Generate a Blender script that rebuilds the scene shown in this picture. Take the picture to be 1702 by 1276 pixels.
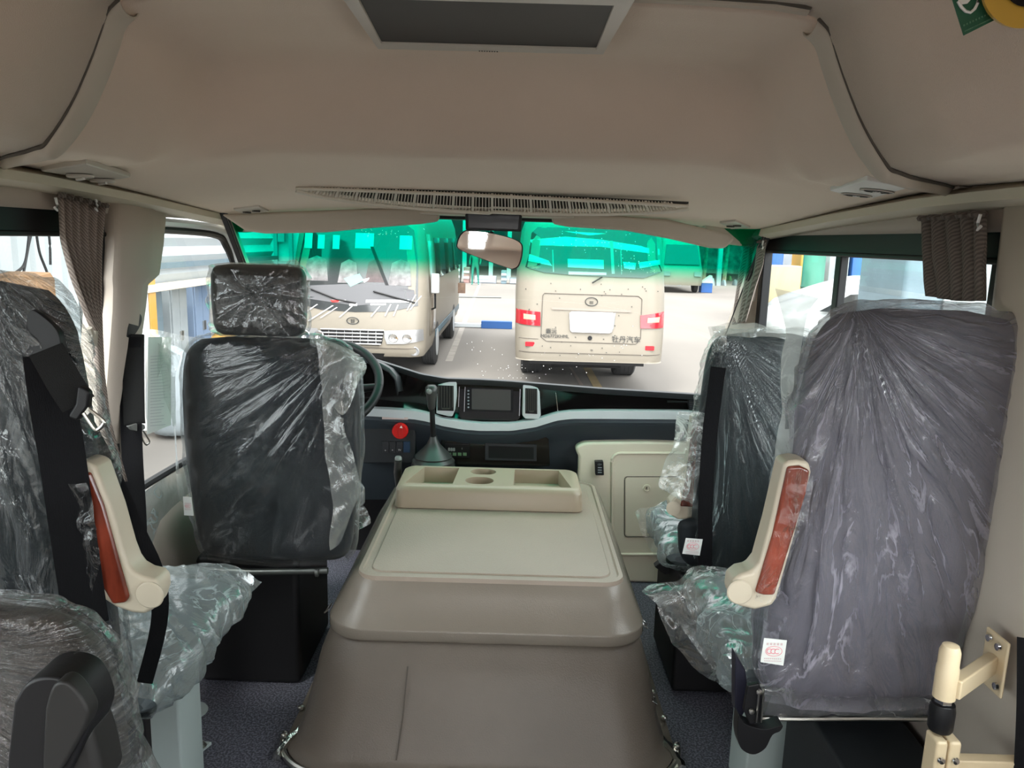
import bpy, bmesh, math, random
from mathutils import Vector, Matrix, noise
random.seed(7)
for _o in list(bpy.data.objects): bpy.data.objects.remove(_o)
S = bpy.context.scene
COL = S.collection
# ------------------------------------------------------------------ camera
FPX, PCX, PCY = 1278.0, 851.0, 638.0
CAM = Vector((0.08, 0.0, 1.4)); PITCH = math.radians(10.6); ROLL = math.radians(1.6)
_f = Vector((0, math.cos(PITCH), -math.sin(PITCH))); _r = Vector((1, 0, 0)); _u = Vector((0, math.sin(PITCH), math.cos(PITCH)))
_r2 = _r*math.cos(ROLL)+_u*math.sin(ROLL); _u2 = _u*math.cos(ROLL)-_r*math.sin(ROLL)
cd = bpy.data.cameras.new('camera'); cam = bpy.data.objects.new('camera', cd); COL.objects.link(cam)
cd.sensor_width = 36; cd.lens = FPX/1702*36; cd.clip_start = 0.02; cd.clip_end = 400
M4 = Matrix((( _r2.x, _u2.x, -_f.x, CAM.x), (_r2.y, _u2.y, -_f.y, CAM.y), (_r2.z, _u2.z, -_f.z, CAM.z), (0, 0, 0, 1)))
cam.matrix_world = M4; S.camera = cam
def at(x, y, Y):      # a point measured in the photograph, placed at its real distance Y
    d = _f+_r2*((x-PCX)/FPX)-_u2*((y-PCY)/FPX); return CAM+d*((Y-CAM.y)/d.y)
def onx(x, y, X):
    d = _f+_r2*((x-PCX)/FPX)-_u2*((y-PCY)/FPX); return CAM+d*((X-CAM.x)/d.x)
def onz(x, y, Z):
    d = _f+_r2*((x-PCX)/FPX)-_u2*((y-PCY)/FPX); return CAM+d*((Z-CAM.z)/d.z)
# ------------------------------------------------------------------ light
SKY = (1.5, 4.5)
S.view_settings.view_transform = 'Standard'; S.view_settings.look = 'None'; S.view_settings.gamma = 1
S.view_settings.use_curve_mapping = False; S.view_settings.exposure = 1.1
w = bpy.data.worlds.new('world'); S.world = w; w.use_nodes = True
wn = w.node_tree; bg = wn.nodes['Background']      # open bright sky behind the vehicle, dimmer yard ahead
tcw = wn.nodes.new('ShaderNodeTexCoord'); sxw = wn.nodes.new('ShaderNodeSeparateXYZ'); wn.links.new(tcw.outputs['Generated'], sxw.inputs[0])
mrw = wn.nodes.new('ShaderNodeMapRange'); mrw.interpolation_type = 'SMOOTHSTEP'; wn.links.new(sxw.outputs['Y'], mrw.inputs[0])
mrw.inputs['From Min'].default_value = .35; mrw.inputs['From Max'].default_value = -.45; mrw.inputs['To Min'].default_value = SKY[0]; mrw.inputs['To Max'].default_value = SKY[1]
bg.inputs[0].default_value = (0.96, 0.97, 1.0, 1); wn.links.new(mrw.outputs[0], bg.inputs[1])
sd = bpy.data.lights.new('sun', 'SUN'); sd.energy = 1.5; sd.angle = math.radians(12); sd.color = (1, .96, .9)
sun = bpy.data.objects.new('sun', sd); COL.objects.link(sun); sun.rotation_euler = (math.radians(34), 0, math.radians(-28)); sun.location = (0, 0, 20)
cy = S.cycles; cy.max_bounces = 12; cy.diffuse_bounces = 6; cy.glossy_bounces = 4; cy.transmission_bounces = 6; cy.transparent_max_bounces = 24
cy.sample_clamp_indirect = 6
cy.caustics_reflective = False; cy.caustics_refractive = False
# ------------------------------------------------------------------ materials
def mat(name, col=(.5, .5, .5), rough=.5, metal=0, spec=.5, bump=0, bscale=200, var=0, vscale=4, coat=0, emit=0, stretch=(1, 1, 1)):
    m = bpy.data.materials.new(name); m.use_nodes = True; nt = m.node_tree; b = nt.nodes['Principled BSDF']
    b.inputs['Base Color'].default_value = (*col, 1); b.inputs['Roughness'].default_value = rough
    b.inputs['Metallic'].default_value = metal; b.inputs['Specular IOR Level'].default_value = spec; b.inputs['Coat Weight'].default_value = coat
    if emit: b.inputs['Emission Color'].default_value = (*col, 1); b.inputs['Emission Strength'].default_value = emit
    tc = nt.nodes.new('ShaderNodeTexCoord'); mp = nt.nodes.new('ShaderNodeMapping'); nt.links.new(tc.outputs['Object'], mp.inputs[0])
    mp.inputs['Scale'].default_value = stretch
    if bump:
        n = nt.nodes.new('ShaderNodeTexNoise'); n.inputs['Scale'].default_value = bscale; n.inputs['Detail'].default_value = 3
        nt.links.new(mp.outputs[0], n.inputs[0]); bp = nt.nodes.new('ShaderNodeBump'); bp.inputs['Strength'].default_value = bump
        bp.inputs['Distance'].default_value = .002; nt.links.new(n.outputs[0], bp.inputs['Height']); nt.links.new(bp.outputs[0], b.inputs['Normal'])
    n = nt.nodes.new('ShaderNodeTexNoise'); n.inputs['Scale'].default_value = vscale; n.inputs['Detail'].default_value = 4
    nt.links.new(mp.outputs[0], n.inputs[0]); cr = nt.nodes.new('ShaderNodeMapRange'); v = max(var, .015)
    cr.inputs['From Min'].default_value = .3; cr.inputs['From Max'].default_value = .7; cr.inputs['To Min'].default_value = 1-v; cr.inputs['To Max'].default_value = 1+v
    nt.links.new(n.outputs[0], cr.inputs[0]); mx = nt.nodes.new('ShaderNodeVectorMath'); mx.operation = 'SCALE'; mx.inputs[0].default_value = col
    nt.links.new(cr.outputs[0], mx.inputs['Scale']); nt.links.new(mx.outputs[0], b.inputs['Base Color'])
    return m
def film(name, haze=.12, tint=(.85, .88, .9), rough=.16, scale=(5, 5, 5), streak=.5, bump=.6, uv=None, gloss=.05):
    m = bpy.data.materials.new(name); m.use_nodes = True; nt = m.node_tree; N = nt.nodes; L = nt.links; N.remove(N['Principled BSDF'])
    out = N['Material Output']; tc = N.new('ShaderNodeTexCoord'); mp = N.new('ShaderNodeMapping'); mp.inputs['Scale'].default_value = scale
    L.new(tc.outputs['UV' if uv else 'Object'], mp.inputs[0])
    n1 = N.new('ShaderNodeTexNoise'); n1.inputs['Scale'].default_value = 1.6; n1.inputs['Detail'].default_value = 5; n1.inputs['Distortion'].default_value = 1.4
    L.new(mp.outputs[0], n1.inputs[0])
    a = N.new('ShaderNodeMath'); a.operation = 'SUBTRACT'; a.inputs[1].default_value = .5; L.new(n1.outputs[0], a.inputs[0])
    ab = N.new('ShaderNodeMath'); ab.operation = 'ABSOLUTE'; L.new(a.outputs[0], ab.inputs[0])
    mr = N.new('ShaderNodeMapRange'); mr.inputs['From Min'].default_value = 0; mr.inputs['From Max'].default_value = .035
    mr.inputs['To Min'].default_value = 1; mr.inputs['To Max'].default_value = 0; L.new(ab.outputs[0], mr.inputs[0])      # thin creases
    n2 = N.new('ShaderNodeTexNoise'); n2.inputs['Scale'].default_value = 1.1; n2.inputs['Detail'].default_value = 2; L.new(mp.outputs[0], n2.inputs[0])
    mr2 = N.new('ShaderNodeMapRange'); mr2.inputs['From Min'].default_value = .46; mr2.inputs['From Max'].default_value = .66; L.new(n2.outputs[0], mr2.inputs[0])
    cm = N.new('ShaderNodeMath'); cm.operation = 'MULTIPLY'; L.new(mr.outputs[0], cm.inputs[0]); L.new(mr2.outputs[0], cm.inputs[1])
    bp = N.new('ShaderNodeBump'); bp.inputs['Strength'].default_value = bump; bp.inputs['Distance'].default_value = .012 if not uv else uv
    L.new(n1.outputs[0], bp.inputs['Height'])
    lw = N.new('ShaderNodeLayerWeight'); lw.inputs[0].default_value = .25; L.new(bp.outputs[0], lw.inputs['Normal'])
    hz = N.new('ShaderNodeMath'); hz.operation = 'MULTIPLY_ADD'; hz.inputs[1].default_value = streak; hz.inputs[2].default_value = haze; L.new(cm.outputs[0], hz.inputs[0])
    hz2 = N.new('ShaderNodeMath'); hz2.operation = 'MULTIPLY_ADD'; hz2.inputs[1].default_value = .14; L.new(lw.outputs['Facing'], hz2.inputs[0]); L.new(hz.outputs[0], hz2.inputs[2]); hz2.use_clamp = True
    tr = N.new('ShaderNodeBsdfTransparent'); tr.inputs[0].default_value = (.97, .98, .98, 1)
    df = N.new('ShaderNodeBsdfDiffuse'); df.inputs[0].default_value = (*tint, 1); L.new(bp.outputs[0], df.inputs['Normal'])
    tl = N.new('ShaderNodeBsdfTranslucent'); tl.inputs[0].default_value = (*tint, 1)
    m0 = N.new('ShaderNodeMixShader'); m0.inputs[0].default_value = .45; L.new(df.outputs[0], m0.inputs[1]); L.new(tl.outputs[0], m0.inputs[2])
    m1 = N.new('ShaderNodeMixShader'); L.new(hz2.outputs[0], m1.inputs[0]); L.new(tr.outputs[0], m1.inputs[1]); L.new(m0.outputs[0], m1.inputs[2])
    gl = N.new('ShaderNodeBsdfGlossy'); gl.inputs['Roughness'].default_value = rough; L.new(bp.outputs[0], gl.inputs['Normal'])
    fr = N.new('ShaderNodeMath'); fr.operation = 'MULTIPLY_ADD'; fr.inputs[1].default_value = .5; fr.inputs[2].default_value = gloss; L.new(lw.outputs['Fresnel'], fr.inputs[0])
    m2 = N.new('ShaderNodeMixShader'); L.new(fr.outputs[0], m2.inputs[0]); L.new(m1.outputs[0], m2.inputs[1]); L.new(gl.outputs[0], m2.inputs[2])
    L.new(m2.outputs[0], out.inputs[0]); return m
def glass(name, tint=(.95, .98, .97), refl=.06, band=None):
    m = bpy.data.materials.new(name); m.use_nodes = True; nt = m.node_tree; N = nt.nodes; L = nt.links; N.remove(N['Principled BSDF'])
    tr = N.new('ShaderNodeBsdfTransparent'); tr.inputs[0].default_value = (*tint, 1)
    gl = N.new('ShaderNodeBsdfGlossy'); gl.inputs['Roughness'].default_value = .01
    mx = N.new('ShaderNodeMixShader'); mx.inputs[0].default_value = refl
    L.new(tr.outputs[0], mx.inputs[1]); L.new(gl.outputs[0], mx.inputs[2]); L.new(mx.outputs[0], N['Material Output'].inputs[0])
    if band:   # dyed shade band at the top edge of the windscreen
        tc = N.new('ShaderNodeTexCoord'); sx = N.new('ShaderNodeSeparateXYZ'); L.new(tc.outputs['Object'], sx.inputs[0])
        mr = N.new('ShaderNodeMapRange'); mr.inputs['From Min'].default_value = band[0]; mr.inputs['From Max'].default_value = band[1]; mr.interpolation_type = 'SMOOTHSTEP'
        L.new(sx.outputs['Z'], mr.inputs[0]); mc = N.new('ShaderNodeMix'); mc.data_type = 'RGBA'; L.new(mr.outputs[0], mc.inputs[0])
        mc.inputs[6].default_value = (*tint, 1); mc.inputs[7].default_value = (*band[2], 1); L.new(mc.outputs[2], tr.inputs[0])
    return m
def speckle(name, a, b, scale, rough=.6, lo=.45, hi=.6, bump=.1):
    m = mat(name, a, rough, bump=bump, bscale=scale); nt = m.node_tree; N = nt.nodes; L = nt.links
    n = N.new('ShaderNodeTexNoise'); n.inputs['Scale'].default_value = scale; n.inputs['Detail'].default_value = 2
    tc = N.new('ShaderNodeTexCoord'); L.new(tc.outputs['Object'], n.inputs[0]); mr = N.new('ShaderNodeMapRange')
    mr.inputs['From Min'].default_value = lo; mr.inputs['From Max'].default_value = hi; L.new(n.outputs[0], mr.inputs[0])
    mc = N.new('ShaderNodeMix'); mc.data_type = 'RGBA'; L.new(mr.outputs[0], mc.inputs[0]); mc.inputs[6].default_value = (*a, 1); mc.inputs[7].default_value = (*b, 1)
    L.new(mc.outputs[2], N['Principled BSDF'].inputs['Base Color']); return m
def weave(name, a, b, scale, rough=.8, rot=(0, 0, 0), kind='BANDS'):
    m = mat(name, a, rough); nt = m.node_tree; N = nt.nodes; L = nt.links
    wv = N.new('ShaderNodeTexWave'); wv.bands_direction = 'DIAGONAL'; wv.inputs['Scale'].default_value = scale; wv.inputs['Distortion'].default_value = 3; wv.inputs['Detail'].default_value = 2
    tc = N.new('ShaderNodeTexCoord'); mp = N.new('ShaderNodeMapping'); mp.inputs['Rotation'].default_value = rot; L.new(tc.outputs['Object'], mp.inputs[0]); L.new(mp.outputs[0], wv.inputs[0])
    mc = N.new('ShaderNodeMix'); mc.data_type = 'RGBA'; L.new(wv.outputs[0], mc.inputs[0]); mc.inputs[6].default_value = (*a, 1); mc.inputs[7].default_value = (*b, 1)
    L.new(mc.outputs[2], N['Principled BSDF'].inputs['Base Color']); return m
X = {}
X['liner'] = mat('headliner_fabric', (.73, .595, .495), .95, bump=.35, bscale=500, var=.03, spec=.1)
_b = X['liner'].node_tree.nodes['Principled BSDF']; _b.inputs['Sheen Weight'].default_value = .6; _b.inputs['Sheen Roughness'].default_value = .45; _b.inputs['Sheen Tint'].default_value = (1, .95, .85, 1)
X['trim'] = mat('beige_trim', (.56, .50, .42), .6, bump=.1, bscale=400, spec=.3)
X['trimd'] = mat('beige_trim_warm', (.50, .43, .37), .65, bump=.15, bscale=300, spec=.3)
X['cream'] = mat('cream_plastic', (.66, .60, .48), .45, bump=.05, bscale=400)
X['seam'] = mat('dark_seam', (.10, .085, .07), .9)
X['leather'] = mat('taupe_leather', (.15, .127, .105), .42, bump=.5, bscale=260, var=.06, vscale=5, spec=.45)
X['lid'] = mat('olive_leather', (.235, .205, .168), .27, bump=.35, bscale=300, var=.04, spec=.5)
X['tray'] = mat('ribbed_tray', (.345, .28, .225), .45, bump=.5, bscale=220, var=.03)
X['caddy'] = mat('caddy_plastic', (.385, .315, .232), .38, bump=.05, bscale=300)
X['seat'] = mat('black_seat_fabric', (.008, .012, .015), .65, spec=.3, bump=.3, bscale=500, var=.2, vscale=3)
X['seatg'] = mat('grey_seat_fabric', (.045, .045, .06), .6, bump=.3, bscale=500, var=.15, vscale=3)
X['black'] = mat('black_plastic', (.007, .007, .008), .45, spec=.3, bump=.05, bscale=300)
X['blackm'] = mat('matt_black_webbing', (.006, .006, .007), .9, spec=.15, bump=.4, bscale=700, stretch=(1, 1, .2))
X['dash'] = mat('blue_black_dash', (.030, .040, .050), .55, bump=.2, bscale=450, spec=.4)
X['dashtop'] = mat('dash_top', (.014, .017, .020), .5, bump=.2, bscale=450)
X['gloss'] = mat('piano_black', (.008, .007, .007), .12, spec=.5)
X['silver'] = mat('silver_plastic', (.60, .64, .66), .35, metal=.35)
X['chrome'] = mat('chrome', (.75, .75, .75), .12, metal=1, bump=.3, bscale=60)
X['steel'] = mat('bright_steel', (.55, .54, .50), .28, metal=1)
X['foil'] = mat('crumpled_foil', (.7, .72, .68), .18, metal=1, bump=1.0, bscale=55)
X['screen'] = mat('screen_glass', (.008, .008, .009), .2, spec=.3)
X['tv'] = mat('monitor_panel', (.012, .012, .012), .45, spec=.25)
X['tvf'] = mat('monitor_bezel', (.58, .54, .48), .35)
X['red'] = mat('red_knob', (.65, .015, .012), .3)
X['wood'] = mat('burl_wood', (.16, .028, .014), .18, var=.7, vscale=22, coat=.5, stretch=(1, 1, .3))
X['floor'] = speckle('speckled_vinyl', (.040, .042, .056), (.15, .15, .19), 170, .55)
X['legp'] = mat('grey_green_steel', (.36, .42, .41), .45, bump=.05, bscale=100)
X['curtain'] = weave('herringbone_curtain', (.16, .125, .108), (.36, .30, .26), 75)
X['curtaind'] = weave('dark_curtain', (.075, .060, .050), (.16, .13, .11), 75, rot=(.3, .2, 0))
X['pole'] = mat('cream_powder_coat', (.60, .49, .32), .35)
X['paper'] = mat('white_paper', (.75, .78, .75), .8)
X['white'] = mat('white_paint', (.8, .8, .78), .4)
X['pink'] = mat('pink_ink', (.75, .25, .3), .7)
X['ink'] = mat('grey_ink', (.25, .27, .3), .8)
X['green'] = mat('green_card', (.02, .11, .06), .5)
X['gold'] = mat('gold_badge', (.62, .38, .06), .35)
X['mirror'] = mat('mirror_glass', (.8, .8, .8), .02, metal=1)
X['ventd'] = mat('vent_dark', (.05, .046, .04), .8)
X['slat'] = mat('vent_slat', (.72, .67, .58), .45)
X['glass'] = glass('side_glass')
X['wind'] = glass('windscreen_glass', (.97, .985, .97), .04, (1.235, 1.325, (.0, .62, .37)))
X['film'] = film('clear_wrap_dark_seat', .012, rough=.12, scale=(2.6, 1.2, 1), streak=.18, bump=.5, uv=.02, gloss=.04)
X['filmh'] = film('clear_wrap_head', .02, rough=.11, scale=(5, 5, 4), streak=.4, bump=1.0, gloss=.06)
X['filmn'] = film('hazy_wrap_near', .26, (.72, .69, .80), rough=.17, scale=(4.5, 1.3, 1), streak=.55, bump=1.0, uv=.03, gloss=.08)
X['filmw'] = film('loose_wrap_white', .27, (.80, .85, .80), rough=.13, scale=(8, 8, 5), streak=.6, bump=.9, gloss=.09)
X['filmc'] = film('cushion_wrap', .22, (.78, .90, .90), rough=.10, scale=(7, 5, 6), streak=.6, bump=1.0, gloss=.14)
X['filmv'] = film('thin_loose_wrap', .16, (.80, .84, .78), rough=.15, scale=(9, 9, 8), streak=.4)
X['filmx'] = film('cloudy_loose_wrap', .5, (.70, .76, .72), rough=.2, scale=(7, 7, 6), streak=.3)
X['filmg'] = film('grey_loose_wrap', .12, (.78, .80, .78), rough=.10, scale=(8, 8, 8), streak=.6, bump=1, gloss=.10)
# outdoors
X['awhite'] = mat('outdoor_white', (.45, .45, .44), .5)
X['ground'] = mat('concrete_yard', (.152, .139, .122), .85, bump=.3, bscale=20, var=.12, vscale=.35, stretch=(1, .5, 1))
X['yell'] = mat('road_paint_yellow', (.28, .21, .10), .8, var=.2)
X['road'] = mat('pale_road_paint', (.24, .22, .19), .8, var=.2)
X['bus'] = mat('cream_bus_paint', (.20, .178, .142), .4, coat=.0, spec=.3, var=.03)
X['busdk'] = mat('bronze_bus_paint', (.15, .125, .10), .3, coat=.4, var=.1, vscale=6)
X['busgl'] = mat('tinted_bus_glass', (.02, .022, .022), .06, spec=.8)
X['busglr'] = glass('rear_bus_glass', (.45, .5, .5), .22)
X['inkd'] = mat('dark_lettering', (.03, .03, .028), .6)
X['tyre'] = mat('tyre_rubber', (.03, .03, .03), .8)
X['lamp'] = mat('headlamp_chrome', (.26, .26, .26), .3, metal=.5, bump=1, bscale=40)
X['tail'] = mat('tail_lamp_red', (.32, .006, .014), .2, coat=.6)
X['tailw'] = mat('tail_lamp_reflector', (.4, .25, .19), .25)
X['shed'] = mat('shed_steel', (.10, .12, .13), .8, var=.3, vscale=1)
X['shedl'] = mat('shed_wall', (.22, .25, .26), .7, var=.15, vscale=2)
X['sheet'] = mat('white_sheet_wall', (.36, .39, .40), .6, var=.03)
X['blue'] = mat('blue_paint', (.015, .08, .26), .5)
X['yellow'] = mat('machine_yellow', (.40, .22, .035), .5)
X['orange'] = mat('orange_board', (.28, .15, .07), .7)
X['carb'] = mat('silver_car_paint', (.26, .27, .265), .3, coat=.2)
X['carw'] = mat('white_car_paint', (.36, .37, .36), .3, coat=.2)
X['drum'] = mat('green_drum', (.025, .15, .10), .5)
X['leaf'] = mat('dusty_foliage', (.06, .12, .05), .9, var=.5, vscale=3)
X['grey'] = mat('blue_grey_panel', (.10, .145, .17), .5, var=.1)
X['brown'] = mat('rust_pile', (.26, .17, .12), .9, var=.4, vscale=5)
X['faint'] = mat('faded_print', (.10, .22, .14), .6)
FILL = 18.0  # glow of the fill lamps added behind the camera
X['seatk'] = mat('black_leather', (.022, .021, .020), .35, bump=.4, bscale=300)
X['seatb'] = mat('brown_black_seat', (.030, .026, .023), .6, bump=.3, bscale=500)
X['seatc'] = mat('cushion_grey', (.10, .12, .13), .7, bump=.3, bscale=400)
X['pinkf'] = mat('faded_pink_print', (.62, .50, .50), .8)
X['steelm'] = mat('dull_steel', (.16, .17, .16), .4, metal=.8)
X['caddyl'] = mat('cream_armrest', (.50, .44, .34), .4)
X['blackw'] = mat('worn_webbing', (.010, .010, .010), .8, spec=.2, bump=.4, bscale=700)
X['capgrey'] = mat('charcoal_plastic', (.016, .0155, .015), .5, spec=.3)
X['navy'] = mat('navy_plastic', (.010, .010, .022), .5)
X['curtainc'] = mat('curtain_tie', (.42, .38, .32), .8)
X['filml'] = film('clear_wrap_left', .02, rough=.12, scale=(3.0, 1.8, 1), streak=.3, bump=.9, uv=.03, gloss=.07)
X['filmf'] = film('clear_wrap_front', .008, (.6, .75, .75), rough=.13, scale=(6, 1.0, 1), streak=.4, bump=1.0, uv=.02, gloss=.025)
X['filma'] = film('armrest_wrap', .0, rough=.1, scale=(20, 20, 14), streak=.25, bump=.6, gloss=.03)
X['greyd'] = mat('far_dashboard', (.09, .09, .095), .6)
X['filmsol'] = mat('far_seat_wrap', (.14, .13, .13), .4, bump=1, bscale=20, var=.4, vscale=12)
X['filmsol2'] = mat('far_seat_brown', (.07, .045, .045), .5, var=.3, vscale=12)
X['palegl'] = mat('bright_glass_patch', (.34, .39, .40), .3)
X['tealc'] = mat('pale_teal_card', (.17, .32, .28), .7)
X['whitem'] = mat('mirror_white', (.35, .355, .35), .4, bump=1, bscale=30)
X['plate'] = mat('licence_plate_white', (.45, .455, .46), .45)
X['printg'] = mat('faint_grey_print', (.52, .54, .55), .7)
X['seamb'] = mat('brown_seam', (.22, .18, .15), .7)  # plain brown for the garnish bar and the concrete joint
X['pinkb'] = mat('pink_brown_crate', (.2, .12, .11), .7, var=.4)
X['shedm'] = mat('mottled_far_wall', (.18, .20, .17), .8, var=.6, vscale=2)
X['bluel'] = mat('light_blue_panel', (.13, .19, .28), .6)
X['creamy'] = mat('cream_machine', (.30, .25, .15), .5)
X['pinkp'] = mat('pale_pink_label', (.60, .48, .46), .7)
X['switchk'] = mat('switch_black', (.020, .021, .024), .4)
X['switchb'] = mat('switch_blue', (.012, .035, .075), .4)
X['seg'] = mat('segment_digits', (.42, .46, .44), .5)
X['keyg'] = mat('green_key', (.10, .20, .10), .5)
X['voidb'] = mat('slot_void', (.002, .002, .002), .9)
X['rubberg'] = mat('dark_rubber', (.035, .035, .034), .35)
X['silverd'] = mat('satin_cap', (.22, .23, .22), .2)
X['leatherd'] = mat('leather_stitch', (.10, .085, .07), .7)
X['skin'] = mat('skin', (.5, .3, .2), .6)
X['teal'] = mat('teal_cloth', (.02, .15, .12), .8)
# ------------------------------------------------------------------ mesh helpers
class MB:
    def __init__(s): s.v = []; s.f = []
    def add(s, V, Fs):
        o = len(s.v); s.v += [Vector(p) for p in V]; s.f += [tuple(i+o for i in f) for f in Fs]; return s
    def box(s, c, sz, R=None):
        hx, hy, hz = sz[0]/2, sz[1]/2, sz[2]/2
        V = [Vector((a*hx, b*hy, d*hz)) for a in (-1, 1) for b in (-1, 1) for d in (-1, 1)]
        if R: V = [R @ v for v in V]
        V = [v+Vector(c) for v in V]
        return s.add(V, [(0, 1, 3, 2), (4, 6, 7, 5), (0, 4, 5, 1), (2, 3, 7, 6), (0, 2, 6, 4), (1, 5, 7, 3)])
    def grid(s, rows, closed=False, cap=False):
        n = len(rows[0]); V = [p for r in rows for p in r]; F = []
        for i in range(len(rows)-1):
            for j in range(n if closed else n-1):
                k = (j+1) % n; F.append((i*n+j, i*n+k, (i+1)*n+k, (i+1)*n+j))
        if cap: F.append(tuple(range(n))[::-1]); F.append(tuple((len(rows)-1)*n+j for j in range(n)))
        return s.add(V, F)
    def tube(s, path, r, n=10, cap=True):
        path = [Vector(p) for p in path]; rows = []; up = Vector((0, 0, 1))
        rs = r if isinstance(r, (list, tuple)) else [r]*len(path)
        for i, p in enumerate(path):
            t = (path[min(i+1, len(path)-1)]-path[max(i-1, 0)]).normalized()
            a = t.cross(up); a = a if a.length > .05 else t.cross(Vector((0, 1, 0))); a.normalize(); b = t.cross(a)
            rows.append([p+(a*math.cos(2*math.pi*k/n)+b*math.sin(2*math.pi*k/n))*rs[i] for k in range(n)])
        return s.grid(rows, True, cap)
    def prism(s, out, d):       # closed outline pushed along vector d
        out = [Vector(p) for p in out]; d = Vector(d); n = len(out)
        return s.add(out+[p+d for p in out], [tuple(range(n))[::-1], tuple(range(n, 2*n))]+[(i, (i+1) % n, (i+1) % n+n, i+n) for i in range(n)])
    def lathe(s, c, prof, axis='z', n=24, cap=True):
        rows = []
        for r, h in prof:
            row = []
            for k in range(n):
                a = 2*math.pi*k/n; x, y = r*math.cos(a), r*math.sin(a)
                p = {'z': (x, y, h), 'y': (x, h, y), 'x': (h, x, y)}[axis]; row.append(Vector(c)+Vector(p))
            rows.append(row)
        return s.grid(rows, True, cap)
    def build(s, name, m, parent=None, bevel=0, sub=0, smooth=True, solid=0, seg=2, fix=True):
        me = bpy.data.meshes.new(name); me.from_pydata([tuple(v) for v in s.v], [], s.f); me.update()
        if fix:
            bm = bmesh.new(); bm.from_mesh(me); bmesh.ops.recalc_face_normals(bm, faces=bm.faces); bm.to_mesh(me); bm.free()
        if getattr(s, 'uvs', None):
            ul = me.uv_layers.new(name='UVMap').data
            for lp in me.loops: ul[lp.index].uv = s.uvs[lp.vertex_index]
        o = bpy.data.objects.new(name, me); COL.objects.link(o)
        for mm in (m if isinstance(m, list) else [m]): me.materials.append(X[mm] if isinstance(mm, str) else mm)
        if smooth:
            for p in me.polygons: p.use_smooth = True
            if bevel == 0 and sub == 0 and hasattr(me, 'set_sharp_from_angle'): me.set_sharp_from_angle(angle=math.radians(40))
        if solid: md = o.modifiers.new('s', 'SOLIDIFY'); md.thickness = solid; md.offset = 0
        if bevel:
            md = o.modifiers.new('b', 'BEVEL'); md.width = bevel; md.segments = seg; md.limit_method = 'ANGLE'; md.angle_limit = math.radians(35); md.harden_normals = True
        if sub: md = o.modifiers.new('u', 'SUBSURF'); md.levels = md.render_levels = sub
        if parent:
            o.parent = parent; pl = parent['_w'] if '_w' in parent else None
            if parent.type == 'EMPTY': o.matrix_parent_inverse = Matrix.Translation(-parent.location)
        return o
def thing(name, label, cat, loc=(0, 0, 0), group=None):
    o = bpy.data.objects.new(name, None); COL.objects.link(o); o.location = loc; o.empty_display_size = .05
    o['label'] = label; o['category'] = cat
    if group: o['group'] = group
    return o
def tag(o, label, cat, group=None, kind=None):
    o['label'] = label; o['category'] = cat
    if group: o['group'] = group
    if kind: o['kind'] = kind
    return o
def struct(o, label=None):
    o['kind'] = 'structure'
    if label: o['label'] = label
    return o
def lerp(a, b, t): return a+(b-a)*t
def pw(t, pts):          # piecewise linear
    if t <= pts[0][0]: return pts[0][1]
    for (a, va), (b, vb) in zip(pts, pts[1:]):
        if t <= b: return va+(vb-va)*(t-a)/(b-a)
    return pts[-1][1]
def cat(P, n):           # catmull-rom through points
    P = [Vector(p) for p in P]; out = []; m = len(P)-1
    for i in range(n+1):
        t = i/n*m; k = min(int(t), m-1); u = t-k; p0, p1, p2, p3 = P[max(k-1, 0)], P[k], P[k+1], P[min(k+2, m)]
        out.append(.5*((2*p1)+(p2-p0)*u+(2*p0-5*p1+4*p2-p3)*u*u+(3*p1-p0-3*p2+p3)*u**3))
    return out
def sm(a, b, t): t = max(0, min(1, (t-a)/(b-a))); return t*t*(3-2*t)
def rrect(cx, cy_, hw, hh, r, n=5):
    out = []
    for (sx, sy, a0) in ((1, 1, 0), (-1, 1, 90), (-1, -1, 180), (1, -1, 270)):
        for k in range(n+1):
            a = math.radians(a0+90*k/n); out.append((cx+sx*(hw-r)+r*math.cos(a), cy_+sy*(hh-r)+r*math.sin(a)))
    return out
def ruled(A, B, nu=30, nv=14, amp=.006, fs=14, seed=0):
    a, b = cat(A, nu), cat(B, nu); rows = []
    for i in range(nu+1):
        row = []
        for j in range(nv+1):
            p = a[i].lerp(b[i], j/nv); q = p*fs+Vector((seed, seed*2, 0))
            d = noise.noise(q)*amp+abs(noise.noise(q*2.3))*amp*.6; row.append(p+Vector((noise.noise(q+Vector((9, 0, 0)))*amp*.4, -d, noise.noise(q+Vector((0, 9, 0)))*amp*.5)))
        rows.append(row)
    return MB().grid(rows)
def pix(pts, Y): return [at(p[0], p[1], p[2] if len(p) > 2 else Y) for p in pts]
def ribbon(pts, width, thick=.0016, n=24, flat=None):
    P = cat(pts, n); rows = []
    for i, p in enumerate(P):
        t = (P[min(i+1, n)]-P[max(i-1, 0)]).normalized(); v = flat or (p-CAM).normalized(); s_ = t.cross(v).normalized()*width/2; k = v.normalized()*thick/2
        rows.append([p-s_-k, p+s_-k, p+s_+k, p-s_+k])
    return MB().grid(rows, True, True)
def text(s, size, M, m, parent=None, name='lettering', ext=.0005):
    c = bpy.data.curves.new('t', 'FONT'); c.body = s; c.size = size; c.extrude = ext; c.align_x = 'CENTER'; c.align_y = 'CENTER'; c.resolution_u = 3
    t = bpy.data.objects.new('t', c); COL.objects.link(t); dg = bpy.context.evaluated_depsgraph_get(); dg.update()
    me = bpy.data.meshes.new_from_object(t.evaluated_get(dg)); bpy.data.objects.remove(t); me.transform(M)
    o = bpy.data.objects.new(name, me); COL.objects.link(o); me.materials.clear(); me.materials.append(X[m])
    if parent:
        o.parent = parent
        if parent.type == 'EMPTY': o.matrix_parent_inverse = Matrix.Translation(-parent.location)
    return o
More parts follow.
